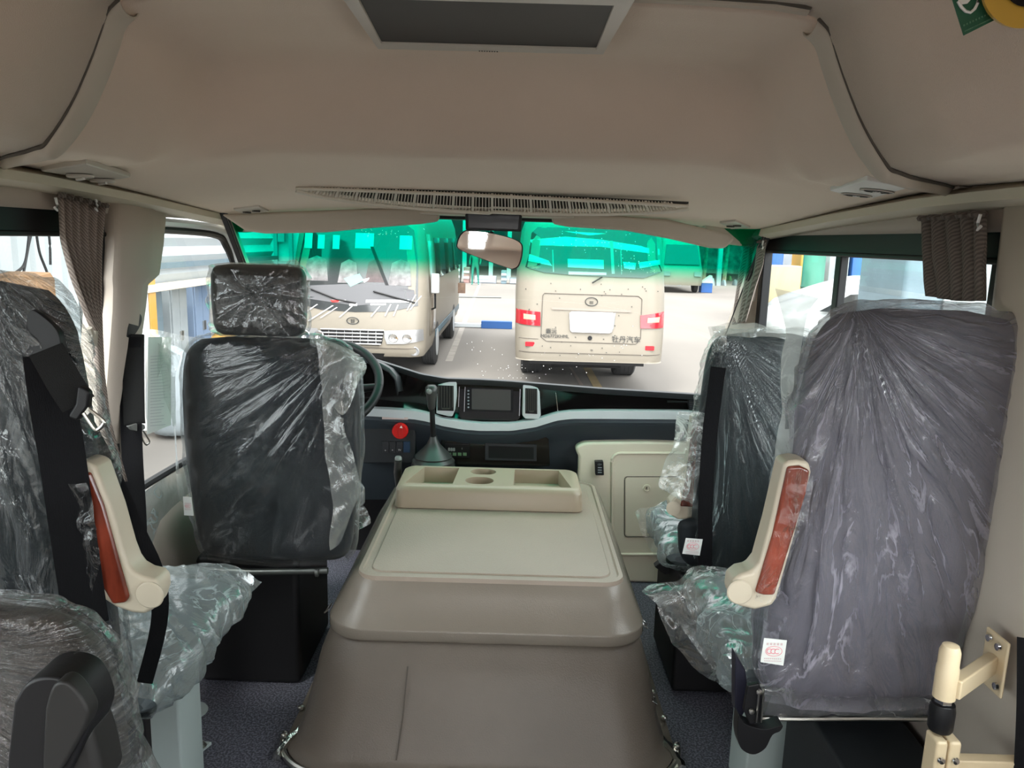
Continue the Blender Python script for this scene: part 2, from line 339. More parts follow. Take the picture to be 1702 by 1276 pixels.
def facing(p, rz=0, roll=0): return Matrix.Translation(p) @ Matrix.Rotation(rz, 4, 'Z') @ Matrix.Rotation(math.pi/2, 4, 'X') @ Matrix.Rotation(roll, 4, 'Z')
def dup(root, loc, rotz=0, label=None):
    r = root.copy(); COL.objects.link(r); r.location = loc; r.rotation_euler = (0, 0, rotz)
    if label: r['label'] = label
    for ch in list(root.children):
        c = ch.copy(); COL.objects.link(c); c.parent = r
        for g in list(ch.children):
            d = g.copy(); COL.objects.link(d); d.parent = c
    return r
# ================================================================== STRUCTURE
W = .93
SP = [(0, .245), (.30, .243), (.48, .237), (.534, .222), (.558, .172), (.575, .137), (.598, .096), (.62, .062), (.643, .033), (.66, .014), (.70, .004), (.93, 0)]
def zo(Y): return pw(Y, [(-3, 1.515), (1.3, 1.515), (1.5, 1.525), (1.6, 1.522), (2.0, 1.50), (2.57, 1.463), (2.75, 1.450)])
def kk(Y): return pw(Y, [(1.22, 1.0), (1.35, .99), (1.55, .92), (1.58, .87), (1.62, .745), (1.68, .46), (1.712, .34), (1.74, .285), (1.78, .268), (2.05, .17), (2.25, .12), (2.7, .10)])
def yhoop(ax): return pw(ax, [(0, 1.22), (.52, 1.235), (.60, 1.245), (.66, 1.25), (.70, 1.262), (.75, 1.31), (.93, 1.54)])
def ceilz(x, Y):
    ax = abs(x); s1 = pw(ax, SP)/.235; s2 = sm(.90, .42, ax); b = sm(1.55, 1.78, Y)
    return zo(Y)+.235*kk(Y)*(s1*(1-b)+s2*b)
XS = [-.93, -.85, -.77, -.72, -.695, -.675, -.66, -.645, -.63, -.615, -.60, -.585, -.57, -.555, -.54, -.52, -.49, -.44, -.36, -.24, -.12]
XS = XS+[0]+[-x for x in XS[::-1]]
rows = []
for i in range(61):
    t = i/60; rows.append([Vector((x, lerp(yhoop(abs(x)), 2.66, t), 0)) for x in XS])
for r in rows:
    for p in r: p.z = ceilz(p.x, p.y)
struct(MB().grid(rows).build('ceiling', 'liner', solid=.012), 'front roof lining over the driver area')
rows = []
for i in range(16):
    t = i/15; r = [Vector((x, lerp(-2.6, yhoop(abs(x))-.004, t), 0)) for x in XS]
    for p in r: p.z = ceilz(p.x, min(p.y, 1.2))+.003+zo(p.y)-zo(min(p.y, 1.2))
    rows.append(r)
struct(MB().grid(rows).build('ceiling', 'liner', solid=.012))
# hoop trim at the joint, with its corner brackets
hp = [Vector((x, yhoop(abs(x)), ceilz(x, yhoop(abs(x)))-.004)) for x in XS if abs(x) >= .50]
for side, nm in ((-1, 'trim_1'), (1, 'trim_2')):
    P = cat([p for p in hp if p.x*side > 0], 60); rows = []
    for p in P:
        wt = lerp(.030, .012, sm(.62, .72, abs(p.x)))
        rows.append([p+Vector((0, wt*math.cos(a)+wt-.008, -.016*math.sin(a))) for a in [math.pi*k/8 for k in range(9)]])
    o = struct(MB().grid(rows).build(nm, 'trim', solid=.003))
    MB().tube([p+Vector((0, -.011, -.001)) for p in P], .0035, 6).build('seam_line', 'seam', o)
P = [Vector((x, 1.215, ceilz(x, 1.22)-.002)) for x in [-.5+.05*k for k in range(21)]]
o = struct(MB().tube(P, .009, 8).build('trim_3', 'trim')); MB().tube([p+Vector((0, -.013, 0)) for p in P], .004, 6).build('seam_line', 'seam', o)
for s_, nm in ((-1, 'trim_4'), (1, 'trim_5')):
    bx = s_*.532
    struct(MB().box((bx, 1.228, 1.744), (.062, .058, .018), Matrix.Rotation(s_*math.radians(38), 3, 'Y')).build(nm, 'trim', bevel=.006))
    o = struct(MB().tube([(s_*.54, -2.5, 1.745), (s_*.54, 1.2, 1.745)], .014, 8).build('trim_%d' % (6 if s_ < 0 else 7), 'trim'))
    MB().tube([(s_*.556, -2.5, 1.722), (s_*.556, 1.2, 1.722)], .004, 6).build('seam_line', 'seam', o)
# floor
struct(MB().box((0, .35, -.03), (1.96, 6.1, .06)).build('floor', 'floor', smooth=False))
# side walls: sill panels, header rails and pillars
def wallx(z): return .93+.045*sm(1.2, .75, z)
def sill(s_, Y0, Y1, ztop, z0=0):
    prof = [(wallx(z), z) for z in [z0, .2, .45, .6]+[z for z in (.7, .8) if z < ztop]+[ztop]]
    return [[Vector((s_*x, Y, z)) for (x, z) in prof] for Y in (Y0, (Y0+Y1)/2, Y1)]
for s_, nm, zt in ((-1, 'wall_left', .80), (1, 'wall_right', .80)):
    mb = MB().grid(sill(s_, -2.6, 2.02 if s_ < 0 else 3.0, zt))
    mb.grid([[Vector((s_*.93, Y, pw(Y, [(1.6, 1.545), (2.7, 1.50)]))), Vector((s_*.925, Y, 1.46)), Vector((s_*.93, Y, 1.438))] for Y in (-2.6, 1.2, 1.6, 2.0, 2.4, 2.75)])
    for (a, b) in ((-2.6, -2.45), (-1.15, -1.05), (.0, .12)):
        mb.box((s_*.945, (a+b)/2, 1.12), (.03, b-a, .68))
    struct(mb.build(nm, 'trimd', solid=.012))
# rear wall with its window opening
mb = MB(); mb.box((0, -2.62, .4), (1.9, .03, .8)); mb.box((0, -2.62, 1.62), (1.9, .03, .36)); mb.box((-.87, -2.62, 1.1), (.14, .03, .68)); mb.box((.87, -2.62, 1.1), (.14, .03, .68))
struct(mb.build('wall_back', 'trimd', smooth=False))
# curtain rail valances below the roof lining
for s_, nm in ((-1, 'trim_8'), (1, 'trim_9')):
    P = [Vector((s_*(.905), Y, pw(Y, [(-2, 1.498), (1.55, 1.500), (2.0, 1.482), (2.72, 1.443)]))) for Y in [-2+.2*k for k in range(24)]+[2.72]]
    rows = [[p+Vector((-s_*.012, 0, .014)), p+Vector((-s_*.026, 0, .004)), p+Vector((-s_*.026, 0, -.012)), p+Vector((-s_*.008, 0, -.020)), p+Vector((s_*.02, 0, -.022))] for p in P]
    struct(MB().grid(rows).build(nm, 'cream', solid=.004))
# roof duct end bracket right of the hoop
MBB = MB().box((.905, 1.50, 1.515), (.03, .07, .045)); struct(MBB.build('trim_10', 'trim', bevel=.008))
struct(MB().box((.915, 1.40, 1.512), (.02, .09, .05)).build('trim_11', 'cream', bevel=.004))
# right wall: broad pillar behind the curtain
pr = [(.955, .0), (.955, .75), (.925, 1.1), (.915, 1.50)]
rows = [[Vector((x+dx, Y, z)) for (x, z) in pr] for (Y, dx) in ((1.37, .03), (1.355, .0), (1.33, -.012), (1.06, -.012), (1.02, .03))]
struct(MB().grid(rows).build('trim_12', 'trim', solid=.004))
# left B pillar, wide at the top with the belt notch on its front edge
def pil(mat_, name, F_, R_, xi, dep):
    rows = []
    for (z, yf, yr) in F_:
        x = -wallx(z)+xi
        rows.append([Vector((x-dep-.03, yr, z)), Vector((x-.012, yr+.006, z)), Vector((x, yr+.02, z)), Vector((x+.002, lerp(yr, yf, .55), z)), Vector((x-.010, lerp(yr, yf, .68), z)), Vector((x-.022, yf-.012, z)), Vector((x-dep, yf, z))])
    return MB().grid(rows).build(name, mat_, solid=.005)
o = struct(pil('trimd', 'trim_13', [(1.478, 2.262, 1.93), (1.36, 2.225, 1.92), (1.28, 2.19, 1.90), (1.27, 2.165, 1.90), (1.255, 2.12, 1.90), (1.20, 2.10, 1.89), (1.0, 2.055, 1.87), (.80, 2.02, 1.85), (.5, 2.00, 1.84), (0, 2.0, 1.84)], None, .03, .05), 'left pillar behind the driver')
# A pillars and front corners
for s_, nm in ((-1, 'trim_14'), (1, 'trim_15')):
    rows = []
    for i in range(15):
        t = i/14; z = lerp(1.47, .74, t); g = Vector((.895 if s_ > 0 else -.865, lerp(2.70, 3.42, (1.5-z)/.76)-.02-.30*.75*(.9/.95)**3*.9, z))
        yw_ = pw(z, [(.7, 2.97), (1.05, 2.97), (1.25, 2.90), (1.36, 2.80), (1.47, 2.68)]) if s_ < 0 else 2.735
        b = Vector((s_*.945, yw_, z)); c_ = g.lerp(b, .45)+Vector((-s_*.012, -.012, 0)); g2 = g+Vector((0, .05, 0))
        rows.append([g2, g, g+Vector((-s_*.004, -.008, 0)), c_, b+Vector((-s_*.006, .01, 0)), b, b+Vector((s_*.02, 0, 0))])
    struct(MB().grid(rows).build(nm, 'cream' if s_ < 0 else 'trim', solid=.006))
    # corner block between lining and windscreen
    P = [(s_*.925, 2.62, 1.46), (s_*.92, 2.70, 1.415), (s_*.86, 2.64, 1.40), (s_*.80, 2.60, 1.405), (s_*.70, 2.58, 1.45), (s_*.70, 2.60, 1.49), (s_*.93, 2.64, 1.50)]
    struct(MB().prism(P, (0, .10, 0)).build('trim_%d' % (16 if s_ < 0 else 17), 'trim', bevel=.012, seg=3))
# windscreen header
struct(MB().box((0, 2.655, 1.487), (1.84, .07, .05)).build('trim_18', 'black', bevel=.008))
struct(MB().box((.02, 2.50, 1.478), (.48, .16, .012)).build('trim_19', 'trim', bevel=.004))
# lower front bulkhead and outer nose
struct(MB().box((0, 3.30, .30), (1.9, .03, .75)).build('wall_front', 'black', smooth=False))
# windscreen: curved laminated pane with dyed shade band
rows = []
for i in range(25):
    t = i/24; z = lerp(1.50, .74, t); yb = lerp(2.70, 3.42, t)
    rows.append([Vector((x, yb-.30*(abs(x)/.95)**3.0*.75, z)) for x in [-.875+1.78*k/30 for k in range(31)]])
wg = MB().grid(rows).build('window_1', 'wind', solid=0, fix=False); struct(wg, 'windscreen with green shade band')
for s_ in (-1, 1):
    P = [Vector((.90 if s_ > 0 else -.87, lerp(2.70, 3.42, t)-.30*.75*(.9/.95)**3, lerp(1.50, .74, t))) for t in [k/10 for k in range(11)]]
    MB().tube(P, .014, 6).build('rubber_seal', 'black', wg)
# rain drops and dust on the windscreen
mb = MB(); rnd = random.Random(3)
def wsp(x, z):
    t = (1.50-z)/.76; return Vector((x, lerp(2.70, 3.42, t)-.30*(abs(x)/.95)**3.0*.75-.002, z))
def wspix(px_, py_):
    lo, hi = 2.5, 3.5
    for _ in range(30):
        mid = (lo+hi)/2; p = at(px_, py_, mid)
        if wsp(p.x, p.z).y > mid: lo = mid
        else: hi = mid
    return at(px_, py_, lo)
for (cx_, cy__, sx, sy, n) in ((850, 620, 60, 28, 34), (640, 385, 60, 10, 30), (990, 400, 80, 22, 40), (1060, 440, 40, 20, 30), (960, 600, 90, 30, 14), (1050, 580, 60, 30, 8), (800, 575, 30, 18, 8)):
    for _ in range(n):
        p = wspix(cx_+rnd.gauss(0, sx*.5), min(628, max(380, cy__+rnd.gauss(0, sy*.5))))
        r_ = rnd.uniform(.0008, .0022)
        mb.lathe(p, [(r_*.3, -.0008), (r_, 0), (r_*.3, .0008)], 'y', 6)
MB.build(mb, 'rain_drops', 'white', wg)
# right side window
def sidewin(name, s_, Y0, Y1, zb, ztop, mull=None, header=.05, fw=.028, lab=None):
    x = s_*.948; fr = MB()
    fr.box((x, (Y0+Y1)/2, ztop+header/2-.004), (.030, Y1-Y0, header)); fr.box((x-s_*.004, (Y0+Y1)/2, ztop-.006), (.030, Y1-Y0, .012)); fr.box((x, (Y0+Y1)/2, zb-.015), (.03, Y1-Y0, .03))
    fr.box((x, Y0+fw/2, (zb+ztop)/2), (.03, fw, ztop-zb)); fr.box((x, Y1-fw/2, (zb+ztop)/2), (.03, fw, ztop-zb))
    g = MB().box((x+s_*.006, (Y0+Y1)/2, (zb+ztop)/2), (.004, Y1-Y0-.02, ztop-zb)).build(name, 'glass', smooth=False); struct(g, lab)
    if mull: fr.box((x-s_*.006, mull, (zb+ztop)/2), (.022, .036, ztop-zb))
    fr.build('window_frame', 'black', g, bevel=.004); return g
sidewin('window_2', 1, 1.36, 2.72, .80, 1.392, 2.06, .052, .04, 'sliding window right of the front passenger')
sidewin('window_3', -1, .13, 1.93, .80, 1.392, 1.0, .055, .04, 'side window left of the passengers')
for k, (a, b) in enumerate(((-1.05, 0), (-2.45, -1.15))): sidewin('window_%d' % (6+k), -1, a, b, .8, 1.392, None)
for k, (a, b) in enumerate(((.12, 1.02), (-1.05, 0), (-2.45, -1.15))): sidewin('window_%d' % (8+k), 1, a, b, .8, 1.392, None)
# driver's door on the left, with its window
d = struct(MB().grid(sill(-1, 2.03, 3.02, .66, .05)).build('door_1', 'trimd', solid=.012), "driver's door")
MB().grid([[Vector((-.985, Y, z)), Vector((-.955, Y, z)), Vector((-.950, Y, z-.05)), Vector((-.966, Y, z-pw(Y, [(2.03, .17), (2.12, .20), (2.2, .12), (3, .1)])))] for Y, z in [(2.03+.97*k/12, .668+.012*k/12) for k in range(13)]]).build('door_film', 'filmc', d)
pts = [(2.06, .685), (2.95, .70), (2.97, 1.0), (2.90, 1.22), (2.80, 1.345), (2.66, 1.392), (2.06, 1.405)]
mb = MB(); mb.tube([(-.958, y, z) for y, z in cat([(a, b, 0) for a, b in pts], 40) for y, z in [(y, z)]] if False else [(-.958, p.x, p.y) for p in cat([(a, b, 0) for a, b in pts], 60)], .012, 8)
g4 = MB().add([(-.962, y, z) for y, z in pts], [tuple(range(len(pts)))]).build('window_4', 'glass', smooth=False, fix=False); struct(g4, "driver's door window")
mb.build('window_seal', 'black', g4)
MB().tube([(-.945, p.x, p.y) for p in cat([(a+.03*(1 if a < 2.5 else -1)*0, b+.022, 0) for a, b in pts[3:]], 30)], .014, 8).build('door_frame', 'silver', g4)
struct(MB().box((.85, 1.05, .20), (.20, 1.2, .40)).build('trim_33', 'dashtop', bevel=.01))
# ================================================================== ROOF FITTINGS
# flip-down monitor in the roof
t = thing('roof_monitor', 'wide dark flip-down monitor in a cream frame on the roof lining', 'monitor', (0.02, 1.39, 1.74))
c = [onz(560, -14, 1.728), onz(1062, -10, 1.728), onz(1003, 91, 1.728), onz(628, 82, 1.728)]
ci = [onz(595, -2, 1.726), onz(1020, 10, 1.726), onz(991, 83, 1.726), onz(634, 73, 1.726)]
mb = MB(); V = c+ci+[p+Vector((0, 0, .045)) for p in c]+[p+Vector((0, 0, .006)) for p in ci]
mb.add(V, [(0, 1, 5, 4), (1, 2, 6, 5), (2, 3, 7, 6), (3, 0, 4, 7), (0, 1, 9, 8), (1, 2, 10, 9), (2, 3, 11, 10), (3, 0, 8, 11), (4, 5, 13, 12), (5, 6, 14, 13), (6, 7, 15, 14), (7, 4, 12, 15), (8, 9, 10, 11)])
mb.build('bezel', 'tvf', t, bevel=.003, seg=3)
MB().add([p+Vector((0, 0, .004)) for p in ci], [(0, 1, 2, 3)]).build('screen', 'tv', t, smooth=False)
mb = MB()
for k in range(8): mb.lathe(onz(797+k*4.2, 84.5+k*.15, 1.7275), [(.0012, -.001), (.0012, .0004)], 'z', 8)
mb.build('button', 'ventd', t)
# front air outlet
t = thing('air_outlet_grille', 'long curved slatted air outlet in the roof above the windscreen', 'vent', at(820, 330, 2.14))
n = 120; T = []; Bt = []
for k in range(n+1):
    u = -1+2*k/n; x = 818+u*326; yc = 315+(x-492)*.0455; sp = (1-abs(u)**2.2)
    T.append(at(x, yc-2+ -2*sp, 2.09)); Bt.append(at(x, yc+2+(22 if u < 0 else 20)*sp**.8, 2.09+.11*sp))
def fr(A, B, a, b, dz=0): return [[A[i].lerp(B[i], a)+Vector((0, 0, dz)), A[i].lerp(B[i], b)+Vector((0, 0, dz))] for i in range(len(A))]
MB().grid(fr(T, Bt, .06, .94, .012)).build('backing', 'ventd', t)
mb = MB(); mb.tube([p for p in T], .0045, 8); mb.tube([p for p in Bt], .0055, 8); mb.build('frame', 'slat', t)
mb = MB()
for k in range(4, 117):
    u = k/n*n; i = k; thick = (k % 6 == 0); hw = .0034 if thick else .0011
    a, b = T[i].lerp(Bt[i], .06), T[i].lerp(Bt[i], .94); sl = Vector((hw, 0, 0)); lean = Vector(((i-60)/60*.012, 0, 0))
    z1 = Vector((0, 0, .010)); mb.add([a-sl-lean, a+sl-lean, b+sl+lean*0, b-sl+lean*0, a-sl-lean+z1, a+sl-lean+z1, b+sl+z1, b-sl+z1], [(0, 1, 2, 3), (4, 7, 6, 5), (0, 4, 5, 1), (1, 5, 6, 2), (2, 6, 7, 3), (3, 7, 4, 0)])
mb.build('slat', 'slat', t)
# moulding step that runs from the outlet to the corners
for s_, nm, pts in ((-1, 'trim_20', [(500, 322), (478, 327), (455, 340), (430, 346), (385, 350), (355, 352), (345, 362)]), (1, 'trim_21', [(1143, 347), (1165, 350), (1190, 362), (1230, 370), (1275, 373), (1285, 378), (1291, 388)])):
    P = []
    for q in pts:
        lo, hi = 1.9, 2.65
        for _ in range(25):
            m_ = (lo+hi)/2; p = at(q[0], q[1], m_)
            if p.z < ceilz(p.x, m_): lo = m_
            else: hi = m_
        p = at(q[0], q[1], lo); P.append(Vector((max(-.925, min(.925, p.x)), p.y, p.z)))
    struct(MB().tube([p+Vector((0, 0, -.002)) for p in cat(P, 30)], .0042, 6).build(nm, 'trim'))
# round vents
def onceil(px_, py_, dz=0):
    lo, hi = 1.3, 2.62
    for _ in range(30):
        m_ = (lo+hi)/2; p = at(px_, py_, m_)
        if p.z+dz < ceilz(p.x, m_): lo = m_
        else: hi = m_
    return at(px_, py_, lo)
def vent(quad, centers, r_, label, closed):
    q = [onceil(*p, .015) for p in quad]; c0 = sum(q, Vector())/4
    t = thing('round_air_vent', label, 'vent', c0); nrm = (q[1]-q[0]).cross(q[2]-q[0]).normalized(); nrm = nrm if nrm.z > 0 else -nrm
    d0 = (at(quad[3][0], quad[3][1], 1.5)-CAM).normalized(); q[3] = CAM+d0*((q[0]-CAM).dot(nrm)/d0.dot(nrm))
    MB().prism(q, nrm*.012).build('plate', 'white' if not closed else 'tvf', t, bevel=.003)
    ax = (q[1]-q[0]).normalized(); ay = nrm.cross(ax)
    def cyl(c, prof, n=28):
        return [[c+ax*(r*math.cos(2*math.pi*k/n))+ay*(r*math.sin(2*math.pi*k/n))+nrm*h for k in range(n)] for (r, h) in prof]
    for cc in centers:
        d0 = (at(cc[0], cc[1], 1.5)-CAM).normalized(); c = CAM+d0*((q[0]-CAM).dot(nrm)/d0.dot(nrm))-nrm*.002
        if closed:
            MB().grid(cyl(c, [(r_, 0), (r_, -.004), (r_*.9, -.006), (.001, -.006)]), True).build('louvre_disc', 'tvf', t)
            MB().box(c-nrm*.008, (r_*1.7, .006, .006), Matrix((ax, ay, nrm)).transposed().to_3x3()).build('flap', 'white', t, bevel=.002)
        else:
            MB().grid(cyl(c, [(r_*1.10, .001), (r_*1.10, -.0012), (r_*1.0, -.0014), (r_*.97, -.0008)]), True).build('vent_ring', 'tvf', t)
            MB().grid(cyl(c-nrm*.0005, [(r_*.99, -.0006), (.001, -.0008)]), True).build('throat', 'black', t)
            MB().grid(cyl(c, [(r_*.80, -.0008), (r_*.80, -.002), (r_*.72, -.002), (r_*.72, -.0008)]), True).build('inner_ring', 'ventd', t)
            mb = MB()
            for k in range(10):
                a = 2*math.pi*k/10; d_ = ax*math.cos(a)+ay*math.sin(a); e_ = nrm.cross(d_)*.0012; mb.add([c+d_*r_*.25-e_-nrm*.002, c+d_*r_*.92-e_-nrm*.002, c+d_*r_*.92+e_-nrm*.002, c+d_*r_*.25+e_-nrm*.002], [(0, 1, 2, 3)])
            mb.build('blade', 'ventd', t); MB().grid(cyl(c, [(r_*.26, -.001), (r_*.26, -.003), (.001, -.0034)]), True).build('hub', 'white', t)
vent([(1379, 317), (1440, 300), (1510, 313), (1440, 333)], [(1424, 323), (1458, 316)], .028, 'pale plate with two open round vents, right of the windscreen', False)
vent([(68, 285), (143, 273), (217, 295), (180, 302)], [(133, 289), (170, 297)], .026, 'beige plate with two closed round vents, left side of the roof', True)
def lamp(quad, label):
    q = [onceil(*p, .012) for p in quad]; c0 = sum(q, Vector())/4; t = thing('map_lamp', label, 'lamp', c0)
    n_ = (q[1]-q[0]).cross(q[2]-q[0]).normalized(); n_ = n_ if n_.z > 0 else -n_
    MB().prism(q, n_*.010).build('housing', 'tvf', t, bevel=.002)
    for k in (.3, .68):
        c = (q[0].lerp(q[1], k)+q[3].lerp(q[2], k))/2-n_*.002; MB().lathe(c, [(.001, -.002), (.012, -.002), (.013, .002)], 'z', 16).build('lens', 'ventd', t)
lamp([(388, 349), (430, 344), (447, 352), (408, 358)], 'small map lamp beside the left sun visor')
lamp([(1196, 371), (1222, 368), (1247, 379), (1215, 381)], 'small map lamp beside the right sun visor')
# sun visors
for nm, pts, lab, px_ in (('l', [(366, 356), (408, 384), (440, 388), (540, 386), (600, 380), (700, 372), (728, 368), (731, 358), (722, 345), (600, 347), (480, 351)], 'padded beige sun visor on the driver side, left of the mirror', (715, 348)),
                     ('r', [(915, 352), (919, 372), (945, 377), (1040, 383), (1110, 396), (1180, 412), (1205, 413), (1222, 398), (1214, 389), (1110, 364), (1050, 360), (960, 352)], 'padded beige sun visor hanging on the passenger side', (925, 352))):
    P = pix(pts, 2.50); t = thing('sun_visor', lab, 'sun visor', P[0])
    MB().prism(P, (0, .026, 0)).build('visor_pad', 'trim', t, bevel=.010, seg=4)
    a = at(px_[0], px_[1], 2.50); MB().tube([a+Vector((0, .013, -.01)), a+Vector((0, .013, .03))], .005, 8).build('pivot', 'ventd', t)
# black recorder box and mirror
t = thing('reversing_display', 'black box shaped display above the rear view mirror', 'display', at(820, 370, 2.42))
P = pix([(773, 351), (868, 354), (866, 385), (774, 382)], 2.42); MB().prism(P, (0, .03, 0)).build('housing', 'black', t, bevel=.003)
P = pix([(778, 355), (863, 358), (861, 381), (779, 378)], 2.4185); MB().prism(P, (0, .001, 0)).build('screen', 'screen', t)
MB().box(at(830, 352, 2.44)+Vector((0, 0, .01)), (.05, .03, .03)).build('bracket', 'black', t)
t = thing('rear_view_mirror', 'tilted rear view mirror under the black display', 'mirror', at(815, 415, 2.47))
out = [(764, 390), (775, 382), (800, 384), (840, 392), (866, 403), (869, 420), (864, 440), (856, 447), (845, 446), (800, 430), (762, 414), (759, 402)]
P = cat(pix(out+[out[0]], 2.47), 60)[:-1]; MB().prism(P, (0, .03, 0)).build('mirror_shell', 'black', t, bevel=.004)
cen = sum(P, Vector())/len(P); Q = [cen+(p-cen)*.955 for p in P]; Q = [q+Vector((0, -.004+(q.z-cen.z)*.045+(q.x-cen.x)*.03, 0)) for q in Q]
MB().add(Q, [tuple(range(len(Q)))]).build('mirror_glass', 'mirror', t, smooth=False, fix=False)
MB().tube([at(818, 384, 2.49), at(812, 400, 2.49), at(812, 412, 2.49)], .007, 8).build('stem', 'black', t)
# unseen fill lamps added in the saloon roof to brighten the interior
for k, y in enumerate((-.55, -1.25, -1.95)):
    t = thing('fill_lamp', ['front', 'middle', 'rearmost'][k]+' of the three unseen fill lamps added in the saloon roof', 'lamp', (0, y, 1.75), 'added saloon fill lamps')
    MB().box((0, y, 1.75), (.16, .5, .014)).build('frame', 'tvf', t, bevel=.004); MB().box((0, y, 1.742), (.13, .46, .006)).build('diffuser', mat('fill_diffuser_%d' % k, (1, .97, .92), .5, emit=FILL), t, bevel=.002)
# hanging compliance card and gold badge near the roof side
t = thing('hanging_card', 'green card with white emblem and faint text, top right of the roof', 'card', at(1610, 20, .78))
P = pix([(1574, -30), (1634, -40), (1656, 32), (1602, 59)], .78); MB().prism(P, (0, .001, 0)).build('card', 'green', t, smooth=False)
P = pix([(1592, 2), (1598, 12), (1605, 19), (1613, 21), (1620, 15), (1625, 5), (1625, -10)], .7785); MB().tube(P, .0014, 6).build('emblem', 'white', t)
P = pix([(1591, -14), (1594, 8), (1608, 6), (1615, -2), (1616, -14)], .7785); MB().prism(P, (0, .0004, 0)).build('emblem', 'white', t)
for (x0, y0, x1, y1, n_, h) in ((1600, 43, 1645, 22, 9, 3.2), (1603, 52, 1648, 31, 15, 2.0)):
    mb = MB()
    for k in range(n_):
        u = (k+.5)/n_; cx_, cy__ = lerp(x0, x1, u), lerp(y0, y1, u); mb.prism(pix([(cx_-1.2, cy__-h/2+.8), (cx_+1.0, cy__-h/2-.4), (cx_+1.4, cy__+h/2-.6), (cx_-.8, cy__+h/2+.6)], .7785), (0, .0004, 0))
    mb.build('printed_line', X['faint'], t)
P = pix([(1642, -10), (1660, -12), (1680, 24), (1656, 34)], .785); MB().prism(P, (0, .001, 0)).build('white_flap', 'paper', t, smooth=False)
t = thing('gold_badge', 'round gold badge beside the green card, cut by the frame', 'badge', at(1700, 0, .77))
c = at(1702, -28, .77); MB().lathe(c, [(.040, -.003), (.0385, .003), (.001, .004)][::-1], 'y', 36).build('disc', 'gold', t); MB().lathe(c+Vector((0, -.003, 0)), [(.022, -.003), (.020, 0), (.001, 0)][::-1], 'y', 30).build('centre', 'screen', t)
# ================================================================== DASHBOARD
t = thing('dashboard', 'blue black dashboard with glossy upper band and silver strip below the windscreen', 'dashboard', (0, 3.05, 0))
ridge = [(430, 610), (520, 586), (560, 586), (600, 591), (640, 603), (700, 622), (740, 629), (800, 631), (850, 634), (900, 638), (1000, 646), (1100, 652), (1180, 657), (1260, 664)]
stop = [(430, 672), (520, 676), (585, 678), (640, 680), (690, 683), (712, 688), (735, 696), (770, 701), (800, 704), (850, 704), (890, 698), (925, 687), (950, 684), (1000, 683), (1130, 684), (1260, 688)]
sbot = [(430, 684), (520, 688), (585, 690), (640, 693), (690, 697), (712, 701), (735, 708), (770, 714), (800, 716), (850, 716), (890, 710), (925, 699), (950, 696), (1000, 696), (1130, 697), (1260, 700)]
Xs = [430+830*i/90 for i in range(91)]
def arc(x): u = (x-840)/420; return -.05*u*u
def dp(x, y, Y): return at(x, y, Y+arc(x))
rows = []
for x in Xs:
    r, s1 = pw(x, ridge), pw(x, stop)
    A = dp(x, r, 3.02); rows.append([dp(x, s1+2, 3.045), dp(x, lerp(r, s1, .8), 3.075), dp(x, lerp(r, s1, .4), 3.06), dp(x, r+9, 3.03), A+Vector((0, .0, -.006)), A, A+Vector((0, .02, .002)), A+Vector((0, .12, -.02)), A+Vector((0, .36, -.12))])
MB().grid([r[:4] for r in rows]).build('fascia_band', 'gloss', t)
MB().grid([r[3:] for r in rows]).build('dash_top', 'dashtop', t)
rows = []
for x in Xs:
    a, b = dp(x, pw(x, stop), 3.02), dp(x, pw(x, sbot), 3.02); rows.append([a+Vector((0, .03, .003)), a+Vector((0, .003, .001)), a, b, b+Vector((0, .004, -.001)), b+Vector((0, .03, -.003))])
MB().grid(rows).build('silver_strip', 'silver', t)
rows = []
for x in Xs:
    b = pw(x, sbot); y0 = 740 if x < 950 else 733
    rows.append([dp(x, b-1, 3.03), dp(x, b+6, 3.022), dp(x, b+14, 3.03), dp(x, b+28, 3.07), dp(x, max(b+30, 742), 3.09), dp(x, 830, 3.12)])
MB().grid([r for r, x in zip(rows, Xs) if x > 575]).build('lower_panel', 'dash', t)
def plate(quad, Y, d, name, m, parent=t, bevel=0, seg=2):
    return MB().prism(pix(quad, Y), (0, d, 0)).build(name, m, parent, bevel=bevel, seg=seg)
def rr_pix(x0, y0, x1, y1, r, Y, sk=0):
    cx_, cy__ = (x0+x1)/2, (y0+y1)/2; return [(x, y+(x-cx_)*sk) for (x, y) in rrect(cx_, cy__, (x1-x0)/2, (y1-y0)/2, r)]
# centre screen
plate([(762, 637), (765, 634), (858, 640), (868, 644), (865, 694), (858, 700), (768, 697), (762, 692)], 3.04, .03, 'screen_surround', 'gloss', bevel=.003)
scr = plate(rr_pix(773, 643, 853, 684, 2, 0, .03), 3.036, .01, 'touch_screen', 'screen', bevel=.001)
plate(rr_pix(784, 647, 849, 681, 1, 0, .03), 3.0350, .002, 'display_area', mat('dim_display', (.045, .042, .04), .35), scr)
mb = MB()
for k in range(6): mb.prism(pix(rr_pix(777, 648+k*5.5, 780, 650.5+k*5.5, .8, 0), 3.0355), (0, .001, 0))
mb.build('touch_key', 'ink', scr)
for (x0, y0, x1, y1) in ((771, 641, 772.2, 684), (862.5, 645, 864, 691), (761.5, 640, 762.6, 676)): plate([(x0+1.5, y0), (x1+1.5, y0), (x1, y1), (x0, y1)], 3.034, .003, 'edge_trim', 'chrome')
